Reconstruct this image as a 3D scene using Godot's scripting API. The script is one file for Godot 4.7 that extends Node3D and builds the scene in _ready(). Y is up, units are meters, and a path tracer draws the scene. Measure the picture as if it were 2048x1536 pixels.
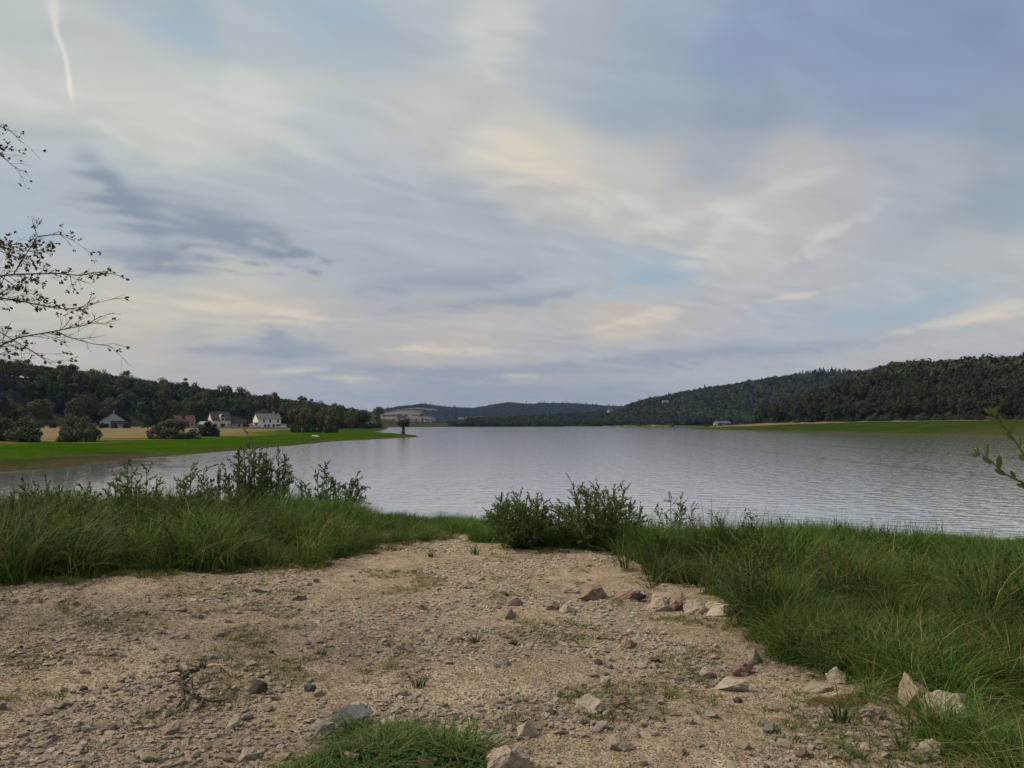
extends Node3D
# A drawn-down lake at dusk seen from its stony shore. Metres, y up; the lake surface is y = 0 and the view runs along -Z. Plans below use (x, d) with d = -z.

const EYE := 3.0
var rng := RandomNumberGenerator.new()
var used := {}
var mats := {}


# ------------------------------------------------------------------ geometry collector
class Geo:
	var v := PackedVector3Array()
	var n := PackedVector3Array()
	var c := PackedColorArray()

	func tri(a: Vector3, b: Vector3, d: Vector3, col: Color) -> void:
		var m := (d - a).cross(b - a).normalized()
		v.push_back(a); v.push_back(b); v.push_back(d)
		n.push_back(m); n.push_back(m); n.push_back(m)
		c.push_back(col); c.push_back(col); c.push_back(col)

	func quad(a: Vector3, b: Vector3, d: Vector3, e: Vector3, col: Color) -> void:
		tri(a, b, d, col)
		tri(a, d, e, col)

	# a leaf or spray: four-cornered, folded along its midrib
	func leaf(at: Vector3, along: Vector3, across: Vector3, fold: float, col: Color) -> void:
		var up := along.cross(across).normalized() * (across.length() * fold)
		var mid := at + along * 0.45
		tri(at, mid + across * 0.5 + up, at + along, col)
		tri(at, at + along, mid - across * 0.5 + up, col)

	func box(o: Transform3D, size: Vector3, col := Color.WHITE) -> void:
		var h := size * 0.5
		var p: Array[Vector3] = []
		for k in 8:
			p.push_back(o * Vector3(h.x if k & 1 else -h.x, h.y if k & 2 else -h.y, h.z if k & 4 else -h.z))
		for f in [[0, 2, 3, 1], [4, 5, 7, 6], [0, 4, 6, 2], [1, 3, 7, 5], [2, 6, 7, 3], [0, 1, 5, 4]]:
			var a: Vector3 = p[f[0]]
			var b: Vector3 = p[f[1]]
			var d: Vector3 = p[f[2]]
			var e: Vector3 = p[f[3]]
			if (d - a).cross(b - a).dot((a + d) * 0.5 - o.origin) < 0.0:
				quad(a, e, d, b, col)
			else:
				quad(a, b, d, e, col)

	func tube(points: Array, radii: Array, sides: int, col: Color) -> void:
		var rings: Array = []
		var side := Vector3.RIGHT
		for k in points.size():
			var t: Vector3 = points[mini(k + 1, points.size() - 1)] - points[maxi(k - 1, 0)]
			t = t.normalized()
			side = side - t * side.dot(t)
			if side.length() < 0.05:
				side = t.cross(Vector3(0.3, 0.2, 0.9))
			side = side.normalized()
			var other := t.cross(side)
			var ring: Array[Vector3] = []
			for s in sides:
				var a := TAU * s / sides
				ring.push_back(points[k] + (side * cos(a) + other * sin(a)) * radii[k])
			rings.push_back(ring)
		for k in points.size() - 1:
			for s in sides:
				var q := (s + 1) % sides
				quad(rings[k][s], rings[k + 1][s], rings[k + 1][q], rings[k][q], col)
		for s in range(1, sides - 1):
			tri(rings[-1][0], rings[-1][s], rings[-1][s + 1], col)

	func mesh() -> ArrayMesh:
		var a := []
		a.resize(Mesh.ARRAY_MAX)
		a[Mesh.ARRAY_VERTEX] = v
		a[Mesh.ARRAY_NORMAL] = n
		a[Mesh.ARRAY_COLOR] = c
		var m := ArrayMesh.new()
		m.add_surface_from_arrays(Mesh.PRIMITIVE_TRIANGLES, a)
		return m


# ------------------------------------------------------------------ scene helpers
func numbered(called: String) -> String:
	var k: int = used.get(called, 0)
	used[called] = k + 1
	return called if k == 0 else "%s_%03d" % [called, k]


func tag(o: Node3D, label := "", category := "", group := "", kind := "") -> Node3D:
	for p in [["label", label], ["category", category], ["group", group], ["kind", kind]]:
		if p[1] != "":
			o.set_meta(p[0], p[1])
	return o


func thing(called: String, at: Vector3, yaw := 0.0) -> Node3D:
	var o := Node3D.new()
	o.name = numbered(called)
	add_child(o)
	o.position = at
	o.rotation.y = yaw
	return o


func part(called: String, mesh: Mesh, m: Material, parent: Node3D, at := Vector3.ZERO) -> MeshInstance3D:
	var o := MeshInstance3D.new()
	o.name = called
	o.mesh = mesh
	o.material_override = m
	o.position = at
	parent.add_child(o, true)
	return o


func solo(called: String, mesh: Mesh, m: Material, at := Vector3.ZERO) -> MeshInstance3D:
	var o := part(numbered(called), mesh, m, self, at)
	return o


func many(called: String, mesh: Mesh, m: Material, places: Array, tints: Array, parent: Node3D) -> MultiMeshInstance3D:
	var mm := MultiMesh.new()
	mm.transform_format = MultiMesh.TRANSFORM_3D
	mm.use_colors = true
	mm.mesh = mesh
	mm.instance_count = places.size()
	for k in places.size():
		mm.set_instance_transform(k, places[k])
		mm.set_instance_color(k, tints[k])
	var o := MultiMeshInstance3D.new()
	o.name = called
	o.multimesh = mm
	o.material_override = m
	parent.add_child(o, true)
	o.set_meta("kind", "stuff")
	return o


func lin(r: float, g: float, b: float) -> Color:
	return Color(r, g, b).linear_to_srgb()


func mat(called: String, col: Color, rough := 0.9, vertex := false, back := 0.0) -> StandardMaterial3D:
	if mats.has(called):
		return mats[called]
	var m := StandardMaterial3D.new()
	m.resource_name = called
	m.albedo_color = col.linear_to_srgb()
	m.roughness = rough
	m.metallic_specular = 0.3
	m.vertex_color_use_as_albedo = vertex
	m.cull_mode = BaseMaterial3D.CULL_DISABLED
	if back > 0.0:
		m.backlight_enabled = true
		m.backlight = Color(back, back, back).linear_to_srgb()
	mats[called] = m
	return m


func fnoise(seed_: int, freq: float, octaves := 4, kind := FastNoiseLite.TYPE_SIMPLEX_SMOOTH) -> FastNoiseLite:
	var f := FastNoiseLite.new()
	f.seed = seed_
	f.noise_type = kind
	f.frequency = freq
	f.fractal_type = FastNoiseLite.FRACTAL_FBM if octaves > 1 else FastNoiseLite.FRACTAL_NONE
	f.fractal_octaves = octaves
	return f


func noise_tex(f: FastNoiseLite, size: int, stops: Array = []) -> NoiseTexture2D:
	var t := NoiseTexture2D.new()
	t.width = size
	t.height = size
	t.seamless = true
	t.seamless_blend_skirt = 0.2
	t.noise = f
	if stops.size():
		var g := Gradient.new()
		var at := PackedFloat32Array()
		var cols := PackedColorArray()
		for s in stops:
			at.push_back(s[0])
			cols.push_back(s[1])
		g.offsets = at
		g.colors = cols
		t.color_ramp = g
	return t


func rnd(a: float, b: float) -> float:
	return rng.randf_range(a, b)


func ball() -> Vector3:
	while true:
		var p := Vector3(rnd(-1, 1), rnd(-1, 1), rnd(-1, 1))
		if p.length_squared() < 1.0 and p.length_squared() > 0.01:
			return p
	return Vector3.UP


func along(xs: Array, x: float) -> float:   # [[x, y], ...] read off at x
	if x <= xs[0][0]:
		return xs[0][1]
	for k in range(1, xs.size()):
		if x <= xs[k][0]:
			return lerpf(xs[k - 1][1], xs[k][1], (x - xs[k - 1][0]) / (xs[k][0] - xs[k - 1][0]))
	return xs[-1][1]


# ------------------------------------------------------------------ sky
const SKY_W := 2560
const SKY_H := 1280
const CELL_W := 360
const CELL_H := 122
var anchors: Array = [   # azimuth, elevation, colour as seen
	-33.0,24.0,190,197,200, -28.8,24.7,197,198,196, -24.2,26.7,168,182,195, -19.2,26.6,178,187,195, -12.2,26.5,165,178,195, -7.4,27.5,180,187,195, -2.8,27.9,195,197,200, 4.8,27.6,172,178,188,
	10.4,27.3,152,168,190, 17.6,26.0,132,150,185, 27.3,24.4,128,147,183, 33.0,23.7,125,143,180, -33.7,20.2,205,205,200, -31.4,17.4,187,193,198, -27.1,20.0,205,205,198, -22.5,20.7,207,207,200,
	-18.5,22.5,200,202,200, -13.9,21.0,180,187,195, -8.4,19.7,185,188,195, -4.7,22.2,188,189,192, 2.9,19.5,208,202,194, -0.9,20.2,206,203,198, 8.5,18.0,195,190,188, 10.4,22.9,155,168,185,
	17.5,21.3,140,155,180, 27.2,20.9,135,152,185, 32.9,18.4,138,155,182, 14.6,18.3,165,170,183, 20.8,17.7,185,183,186, 28.6,16.7,172,176,186, -32.4,14.0,165,180,195, -28.2,14.6,176,184,193,
	-26.1,13.2,176,183,192, -22.3,14.3,176,182,191, -18.3,13.9,178,184,192, -31.0,12.0,185,188,195, -13.8,16.0,178,183,192, -8.4,15.2,172,178,190, -2.8,14.6,170,175,188, 2.9,16.4,190,187,188,
	8.5,16.2,195,190,188, 13.9,14.6,195,190,187, 19.1,13.9,190,188,190, 24.0,14.1,185,183,187, 28.5,14.5,165,172,185, 32.7,13.3,145,160,178, -25.4,9.7,182,184,188, -20.6,10.0,195,192,188,
	-14.8,11.0,175,180,190, -8.3,10.6,165,172,187, -0.9,10.7,170,176,190, 5.8,11.0,172,182,195, 10.6,10.5,158,178,196, 15.3,11.4,195,190,190, 20.7,10.3,186,185,190, 25.4,9.7,178,182,190,
	29.2,8.0,160,178,195, 32.6,9.9,186,187,190, -26.8,7.6,207,197,182, -20.6,8.1,213,200,182, -15.5,8.0,198,189,182, -10.1,6.9,180,179,186, -2.8,7.7,190,183,182, 2.8,8.5,184,181,185,
	8.8,7.6,206,191,180, 13.8,7.5,183,181,187, 20.6,6.9,170,177,190, 25.4,7.0,168,178,190, 31.4,6.6,188,184,184, -26.8,4.3,190,183,180, -22.1,5.4,176,175,181, -16.8,5.6,166,171,183,
	-10.1,5.8,186,178,180, -4.6,5.9,189,179,178, 2.8,4.4,172,174,184, 10.2,4.7,170,173,184, 17.2,5.3,170,174,185, 26.8,4.9,183,179,182, 32.5,5.3,178,178,185, -20.5,2.7,182,178,182,
	-13.7,2.1,166,171,182, -4.6,2.9,160,165,180, 4.7,2.1,163,169,182, 1.0,3.5,182,176,178, -22.1,3.0,184,179,181]
# cloud shreds: azimuth, elevation, half length, half depth, slope in degrees
var shreds := {
	"dark": [-21.6,13.5,6.9,1.8,-10, -27.0,14.7,4.0,0.9,-48, -24.5,11.1,3.3,1.0,0, -16.9,13.0,2.2,1.0,-20, -15.5,12.2,2.2,0.5,-6, -18.6,11.2,0.6,0.2,0, -13.4,11.7,0.5,0.2,-10, -14.1,10.8,0.6,0.2,0, -17.9,11.2,0.4,0.1,-20],
	"grey": [-19.5,5.2,3.3,0.4,0, -16.8,5.9,1.5,0.7,-35, -15.4,5.1,2.2,0.7,0, -17.4,6.4,0.7,0.3,10, -0.9,3.8,12.7,0.6,2, 15.5,5.1,10.2,0.5,3, -8.3,4.0,5.5,0.5,-3, -0.9,9.2,7.3,0.5,6, -4.6,10.6,5.8,0.8,8, 1.3,2.2,14.5,0.9,0],
	"cream": [2.9,18.7,4.0,1.4,-25, 0.6,19.9,2.2,1.0,-20, -19.6,8.0,7.3,0.5,-3, -16.2,7.8,2.2,0.3,2, -21.2,8.9,2.2,0.3,-6, 8.8,7.7,3.5,0.3,17, 11.3,8.1,2.2,0.4,10, 20.3,8.9,3.1,0.2,9, 30.3,6.8,4.7,0.3,11, 32.3,6.8,1.8,0.2,3, -11.9,3.3,1.6,0.2,0, -15.8,3.8,2.0,0.2,3, -4.6,5.4,4.0,0.3,0, 0.6,3.6,1.8,0.2,0, -5.7,5.8,2.2,0.2,4],
	"white": [-18.5,20.9,6.2,0.8,-25, -27.4,18.6,2.2,0.5,-28, -18.8,23.3,1.1,2.0,60, 14.9,13.5,2.9,0.7,38, 21.4,12.3,4.0,0.7,27, 11.7,14.5,2.5,0.6,12, 8.8,16.2,3.3,0.7,-8, 19.1,16.1,4.0,0.5,12, -33.4,20.0,3.3,0.8,-28, -1.3,28.0,2.5,2.5,0, 17.4,14.0,2.2,0.4,-30, 23.3,13.3,2.2,0.4,20, -22.4,20.4,1.8,0.5,-30],
	"blue": [10.6,10.5,2.7,0.7,4, 27.8,7.5,4.0,0.7,11, 23.8,7.4,2.2,0.4,8, -32.3,11.8,2.5,0.9,10, -14.4,28.1,4.4,1.1,-10, -23.2,26.9,2.2,1.1,-30],
}
var shred_color := {"dark": [139, 149, 168, 0.9], "grey": [150, 157, 174, 0.8], "cream": [220, 207, 192, 0.5], "white": [212, 209, 205, 0.42], "blue": [152, 174, 196, 0.45]}
var trail := [-31.62,27.1, -31.50,25.73, -31.36,24.81, -31.28,24.08, -31.09,23.61, -30.89,23.24, -30.70,22.79, -30.57,22.16, -30.46,21.46, -30.39,20.95, -30.19,20.11]
var anchor_at := PackedVector2Array()
var anchor_color := PackedVector3Array()
var sky_cells: Array = []
var sky_rows: Array = []
var cloud_noise: FastNoiseLite
var wisp_noise: FastNoiseLite
var warp_noise: FastNoiseLite
var shred_list: Array = []


func seen_color(r: float, g: float, b: float) -> Vector3:
	var c := Color(r / 255.0, g / 255.0, b / 255.0).srgb_to_linear()
	return Vector3(c.r, c.g, c.b)


func cell_row(y: int) -> void:
	var row := PackedVector3Array()
	row.resize(CELL_W)
	var el := y * 0.75
	var flat := cos(deg_to_rad(el))
	for x in CELL_W:
		var az := float(x - 180)
		var total := 0.003
		var sum := Vector3(0.455, 0.470, 0.500) * total
		for k in anchor_color.size():
			var da := absf(az - anchor_at[k].x)
			if da > 180.0:
				da = 360.0 - da
			var de := el - anchor_at[k].y
			da *= flat
			var q := 1.0 + da * da / 14.0 + de * de / 3.2
			var w := 1.0 / (q * q * q)
			total += w
			sum += w * anchor_color[k]
		row[x] = sum / total
	sky_cells[y] = row


func cell(az: float, el: float) -> Vector3:
	var fx := fposmod(az + 180.0, 360.0)
	var fy := clampf(el / 0.75, 0.0, CELL_H - 1.01)
	var x := int(fx) % CELL_W
	var y := int(fy)
	var q := (x + 1) % CELL_W
	fx -= floorf(fx)
	fy -= y
	var a: PackedVector3Array = sky_cells[y]
	var b: PackedVector3Array = sky_cells[y + 1]
	return a[x].lerp(a[q], fx).lerp(b[x].lerp(b[q], fx), fy)


func sky_row(y: int) -> void:
	var row := PackedFloat32Array()
	row.resize(SKY_W * 3)
	var el := 90.0 - (y + 0.5) * 180.0 / SKY_H
	if el < -1.0:
		for x in SKY_W:
			row[x * 3] = 0.16
			row[x * 3 + 1] = 0.165
			row[x * 3 + 2] = 0.17
		sky_rows[y] = row
		return
	el = maxf(el, 0.0)
	var flat := cos(deg_to_rad(el))
	var high := sin(deg_to_rad(el))
	var here: Array = []
	for s in shred_list:
		if absf(el - s[1]) < s[6]:
			here.push_back(s)
	for x in SKY_W:
		var az := wrapf((x + 0.5) * 360.0 / SKY_W, -180.0, 180.0)
		var a := deg_to_rad(az)
		# clouds lie on a sheet overhead, so they close up towards the horizon
		var k := 1.0 / (high + 0.16)
		var px := sin(a) * flat * k
		var pz := cos(a) * flat * k
		var wx := warp_noise.get_noise_2d(px * 100.0, pz * 100.0)
		var wz := warp_noise.get_noise_2d(px * 100.0 + 531.0, pz * 100.0 - 219.0)
		var n := cloud_noise.get_noise_2d((px * 0.75 + pz * 0.25 + wx * 0.10) * 100.0, (pz * 1.5 - px * 0.5 + wz * 0.12) * 100.0)
		var fine := wisp_noise.get_noise_2d((px * 0.8 + pz * 0.6 + wx * 0.16) * 100.0, (pz * 2.0 - px * 1.1 + wz * 0.2) * 100.0)
		var c := cell(az + wx * 1.6 + fine * 0.8, el + (wz * 1.0 + fine * 0.8) * (0.35 + 0.65 * smoothstep(0.0, 16.0, el)))
		c = c.lerp(Vector3(0.47, 0.465, 0.48), 0.14)
		c *= 1.0 + n * 0.065 + fine * 0.085
		if n > 0.0:
			c *= Vector3(1.0 + n * 0.05, 1.0, 1.0 - n * 0.05)
		if absf(az) < 44.0 and el < 34.0:
			for s in here:
				var da: float = (az - s[0]) * s[5]
				var de: float = el - s[1]
				if absf(da) > s[6]:
					continue
				da += wx * 0.9 + fine * 0.35
				de += (wz * 0.9 + fine * 0.7) * s[8]
				var u: float = (da * s[3] + de * s[4]) / s[2]
				var v: float = (de * s[3] - da * s[4]) / s[7]
				var q: float = smoothstep(-0.05, 0.95, 1.08 - 0.78 * sqrt(u * u + v * v) + fine * 0.70 + n * 0.2) * s[9]
				c = c.lerp(s[10], clampf(q, 0.0, 0.9))
			if az < -29.0 and el > 19.5 and az > -34.0:
				var best := 1e9
				var far := 0.0
				var p := Vector2(az * flat, el)
				for t in range(0, trail.size() - 2, 2):
					var u0 := Vector2(trail[t] * flat, trail[t + 1])
					var u1 := Vector2(trail[t + 2] * flat, trail[t + 3])
					var near := Geometry2D.get_closest_point_to_segment(p, u0, u1)
					var dist := near.distance_to(p)
					if dist < best:
						best = dist
						far = (t * 0.5 + near.distance_to(u0) / maxf(u0.distance_to(u1), 0.001)) / (trail.size() * 0.5 - 1.0)
				var wide := lerpf(0.36, 0.075, smoothstep(0.0, 0.5, far)) * (1.0 + fine * 0.7)
				best += fine * 0.05
				var q := exp(-best * best / (wide * wide)) * lerpf(0.35, 0.85, smoothstep(0.05, 0.35, far)) * (1.0 - smoothstep(0.9, 1.0, far) * 0.7)
				c = c.lerp(Vector3(0.95, 0.88, 0.77), clampf(q * (1.1 + n), 0.0, 1.0))
		row[x * 3] = maxf(c.x, 0.0) * 0.985
		row[x * 3 + 1] = maxf(c.y, 0.0) * 1.02
		row[x * 3 + 2] = maxf(c.z, 0.0)
	sky_rows[y] = row


func paint_sky() -> PanoramaSkyMaterial:
	cloud_noise = fnoise(11, 0.011, 5)
	wisp_noise = fnoise(23, 0.035, 5)
	warp_noise = fnoise(37, 0.014, 3)
	for kind in shreds:
		var list: Array = shreds[kind]
		var col: Array = shred_color[kind]
		for k in range(0, list.size(), 5):
			var t := deg_to_rad(list[k + 4])
			var reach: float = maxf(list[k + 2], list[k + 3]) * 2.4 + 1.5
			shred_list.push_back([list[k], list[k + 1], list[k + 2], cos(t), sin(t), cos(deg_to_rad(list[k + 1])), reach, list[k + 3], clampf(list[k + 3] * 0.8, 0.15, 0.8), col[3], seen_color(col[0], col[1], col[2])])
	for k in range(0, anchors.size(), 5):
		anchor_at.push_back(Vector2(anchors[k], anchors[k + 1]))
		anchor_color.push_back(seen_color(anchors[k + 2], anchors[k + 3], anchors[k + 4]))
	sky_cells.resize(CELL_H)
	sky_rows.resize(SKY_H)
	WorkerThreadPool.wait_for_group_task_completion(WorkerThreadPool.add_group_task(cell_row, CELL_H))
	WorkerThreadPool.wait_for_group_task_completion(WorkerThreadPool.add_group_task(sky_row, SKY_H))
	var all := PackedByteArray()
	for r in sky_rows:
		all.append_array((r as PackedFloat32Array).to_byte_array())
	sky_rows.clear()
	var m := PanoramaSkyMaterial.new()
	m.panorama = ImageTexture.create_from_image(Image.create_from_data(SKY_W, SKY_H, false, Image.FORMAT_RGBF, all))
	return m


# ------------------------------------------------------------------ the lie of the land
var LAKE := PackedVector2Array([Vector2(-84, 52), Vector2(-75, 45), Vector2(-40, 29), Vector2(-14, 24.5), Vector2(-7, 24), Vector2(-2, 23.7), Vector2(4, 20.5), Vector2(13, 19.5), Vector2(35, 21), Vector2(80, 32),
	Vector2(140, 80), Vector2(135, 140), Vector2(118, 177), Vector2(114, 201), Vector2(109, 231), Vector2(105, 280), Vector2(104, 342), Vector2(103, 402), Vector2(100, 441),
	Vector2(125, 480), Vector2(190, 640), Vector2(225, 830), Vector2(216, 890), Vector2(166, 960), Vector2(88, 950), Vector2(11, 900), Vector2(-26, 850), Vector2(-70, 800), Vector2(-130, 760), Vector2(-110, 640),
	Vector2(-92, 560), Vector2(-74, 450), Vector2(-60, 350), Vector2(-49, 273), Vector2(-27.5, 216), Vector2(-21.4, 178), Vector2(-25, 160), Vector2(-30.2, 136), Vector2(-31, 105), Vector2(-31, 89), Vector2(-31.9, 84),
	Vector2(-32.5, 70), Vector2(-32.1, 60), Vector2(-30.6, 51.5), Vector2(-32.2, 47.6), Vector2(-42, 46), Vector2(-60, 48), Vector2(-80, 54)])
var LEFT_GRASS := PackedVector2Array([Vector2(-40, 4), Vector2(-12, 7.2), Vector2(-5.92, 9.0), Vector2(-5.3, 10.0), Vector2(-4.2, 10.4), Vector2(-3, 10.9), Vector2(-2.57, 12.3), Vector2(-2.3, 13.5), Vector2(-1.5, 14.5), Vector2(-0.87, 16), Vector2(-0.8, 23.2), Vector2(-14, 24.6), Vector2(-40, 29)])
var RIGHT_GRASS := PackedVector2Array([Vector2(-0.8, 23.2), Vector2(-0.76, 14.4), Vector2(0.1, 14.3), Vector2(1.4, 13.6), Vector2(2.02, 13.0), Vector2(1.95, 11.5), Vector2(1.75, 10.2), Vector2(2.3, 9.6), Vector2(2.6, 8.9), Vector2(2.2, 7.6), Vector2(2.05, 6.8), Vector2(2.2, 6.1), Vector2(2.25, 5.3), Vector2(2.4, 4.6), Vector2(2.5, 3.8), Vector2(3.2, 1), Vector2(30, -3), Vector2(40, 21), Vector2(13, 19.6), Vector2(4, 20.6)])
var PATCH_GRASS := PackedVector2Array([Vector2(-1.6, 2.6), Vector2(-1.2, 3.9), Vector2(-1.08, 4.25), Vector2(-0.95, 4.55), Vector2(-0.8, 4.72), Vector2(-0.48, 4.52), Vector2(-0.2, 4.32), Vector2(-0.12, 3.95), Vector2(-0.1, 2.6)])
var broad_noise: FastNoiseLite
var bump_noise: FastNoiseLite
var grit_noise: FastNoiseLite
var shore_noise: FastNoiseLite


func shore(x: float, d: float) -> float:   # metres from the water's edge, negative over the lake
	var p := Vector2(x, d)
	var best := 1e12
	var first := 0
	var last := LAKE.size()
	if absf(x) < 16.0 and d < 30.0:
		first = 2
		last = 8
	for k in range(first, last):
		best = minf(best, Geometry2D.get_closest_point_to_segment(p, LAKE[k], LAKE[(k + 1) % LAKE.size()]).distance_squared_to(p))
	var s := sqrt(best)
	if Geometry2D.is_point_in_polygon(p, LAKE):
		s = -s
	var r := p.length()
	return s + shore_noise.get_noise_2d(x, d) * minf(5.0, 0.25 + r * 0.008)


var left_ridge := [[-460, 44], [-300, 27], [-212, 15], [-153, 8], [-124, 4], [-100, 1], [-85, 0]]
var mid_ridge := [[-70, 2], [60, 8], [120, 11], [182, 18], [233, 33], [317, 49], [402, 63], [486, 74], [524, 79], [560, 77], [588, 80], [864, 88], [1300, 95]]
var far_ridge := [[-1400, 40], [-900, 22], [-690, 24], [-612, 40], [-510, 66], [-395, 79], [-282, 64], [-168, 60], [-88, 74], [-10, 87], [82, 77], [127, 84], [264, 82], [400, 72], [513, 66], [1500, 90]]


func hills(x: float, d: float) -> float:
	var h := 0.0
	if d > 300.0 and x < -84.0 and d < 900.0:
		var start := lerpf(330.0, 408.0, smoothstep(-330.0, -170.0, x))
		h += along(left_ridge, x) * smoothstep(start, start + 95.0, d)
	if d > 930.0:
		h += along(mid_ridge, x) * smoothstep(955.0, 1300.0, d) * (1.0 + 0.05 * broad_noise.get_noise_2d(x * 0.4, d * 0.4))
	if d > 2300.0:
		h = maxf(h * (1.0 - smoothstep(2100.0, 2600.0, d)), along(far_ridge, x) * smoothstep(2300.0, 3500.0, d))
	elif d > 1500.0:
		h *= 1.0 - 0.75 * smoothstep(1500.0, 2300.0, d) * (1.0 - smoothstep(150.0, 400.0, x))
	return h


# metres behind the foot of the dark wood across the water (negative in front of it)
var WOOD := PackedVector2Array([Vector2(90, 470), Vector2(104, 425), Vector2(118.4, 386), Vector2(155.8, 331), Vector2(180.9, 272.7), Vector2(205, 245), Vector2(260, 150)])


func behind_wood(x: float, d: float) -> float:
	var p := Vector2(x, d)
	var best := 1e12
	var sign_ := 1.0
	for k in WOOD.size() - 1:
		var q := Geometry2D.get_closest_point_to_segment(p, WOOD[k], WOOD[k + 1])
		var dist := q.distance_squared_to(p)
		if dist < best:
			best = dist
			sign_ = 1.0 if (WOOD[k + 1] - WOOD[k]).cross(p - WOOD[k]) > 0.0 else -1.0
	return sqrt(best) * sign_ - 38.0


func is_right_bank(x: float, d: float) -> float:
	return smoothstep(60.0, 95.0, x) * smoothstep(90.0, 150.0, d) * (1.0 - smoothstep(500.0, 640.0, d))


func land(x: float, d: float) -> float:
	var s := shore(x, d)
	var r := sqrt(x * x + d * d)
	if s < 0.0:
		return maxf(-4.0, s * 0.14)
	var near := maxf(1.0 - smoothstep(32.0, 50.0, r), 1.0 - smoothstep(14.0, 26.0, d))
	var e := 0.0
	if near > 0.0:
		var t := s * 0.15 if s < 4.5 else 0.675 + 0.042 * (s - 4.5)
		e += near * minf(t, 4.0)
	if near < 1.0:
		var right := is_right_bank(x, d)
		var meadow := 0.009 * s if s < 330.0 else 2.97 + 0.02 * (s - 330.0)
		meadow = maxf(minf(meadow, 2.6 if d > 640.0 else 8.0), minf(0.12 * s, 0.25))
		var bank := 0.0
		if right > 0.0:
			bank = 5.0 * (1.0 - exp(-s * 0.028)) + 0.27 * clampf(behind_wood(x, d), 0.0, 90.0) * (1.0 - smoothstep(380.0, 436.0, d - 0.64 * (x - 104.0)))
		var e2 := lerpf(meadow, bank, right) + hills(x, d)
		e += (1.0 - near) * e2
	if r < 32.0:
		e += (bump_noise.get_noise_2d(x, d) * 0.05 + grit_noise.get_noise_2d(x, d) * 0.012) * smoothstep(0.0, 1.0, s)
	else:
		e += broad_noise.get_noise_2d(x * 3.0, d * 3.0) * minf(0.10 + r * 0.0004, 0.5) * smoothstep(0.0, 10.0, s)
	return e


func ground(x: float, d: float) -> Vector3:
	return Vector3(x, land(x, d), -d)


# how tall the grass stands at a spot of the near shore (0 where the stones lie bare)
func grass_height(x: float, d: float) -> float:
	for r in [[2.66, 5.12, 0.30], [2.34, 5.62, 0.20], [2.26, 4.9, 0.22], [-0.03, 3.98, 0.17], [-0.84, 4.06, 0.08], [-0.46, 4.05, 0.09]]:   # boulders keep the grass away
		if Vector2(x - r[0], d - r[1]).length() < r[2]:
			return 0.0
	var p := Vector2(x + bump_noise.get_noise_2d(x * 3.0, d * 3.0) * 0.55, d + bump_noise.get_noise_2d(x * 3.0 + 70.0, d * 3.0) * 0.6)
	if Geometry2D.is_point_in_polygon(p, PATCH_GRASS):
		return 0.17
	if Geometry2D.is_point_in_polygon(p, LEFT_GRASS):
		var h := lerpf(0.82, 0.34, smoothstep(-3.4, -1.9, x + (d - 12.0) * 0.14))
		return h * lerpf(1.0, 0.45, smoothstep(16.5, 21.0, d))
	if Geometry2D.is_point_in_polygon(p, RIGHT_GRASS):
		var h := 0.62 if d > 7.6 else 0.40
		h = lerpf(h, 0.30, smoothstep(4.5, 8.5, x - (d - 9.0) * 0.2))
		h += 0.24 * (1.0 - smoothstep(0.5, 1.7, Vector2(x - 2.9, d - 10.9).length()))
		return h * lerpf(1.0, 0.40, smoothstep(12.5, 16.5, d))
	return 0.0


# ------------------------------------------------------------------ ground sheets
var ring_r := PackedFloat32Array()
var ring_az := PackedFloat32Array()
var ring_rows: Array = []


func ground_class(x: float, d: float, s: float) -> int:
	if s < -1.2:
		return 1
	var r := sqrt(x * x + d * d)
	if r < 32.0 or d < 20.0:
		return 0
	if is_right_bank(x, d) > 0.5 and behind_wood(x, d) < 6.0:
		return 3
	if x < 5.0 and d < 700.0 and hills(x, d) < 0.4:
		return 2
	return 4


func mixc(a: Color, b: Color, t: float) -> Color:
	return a.lerp(b, clampf(t, 0.0, 1.0))


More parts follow.
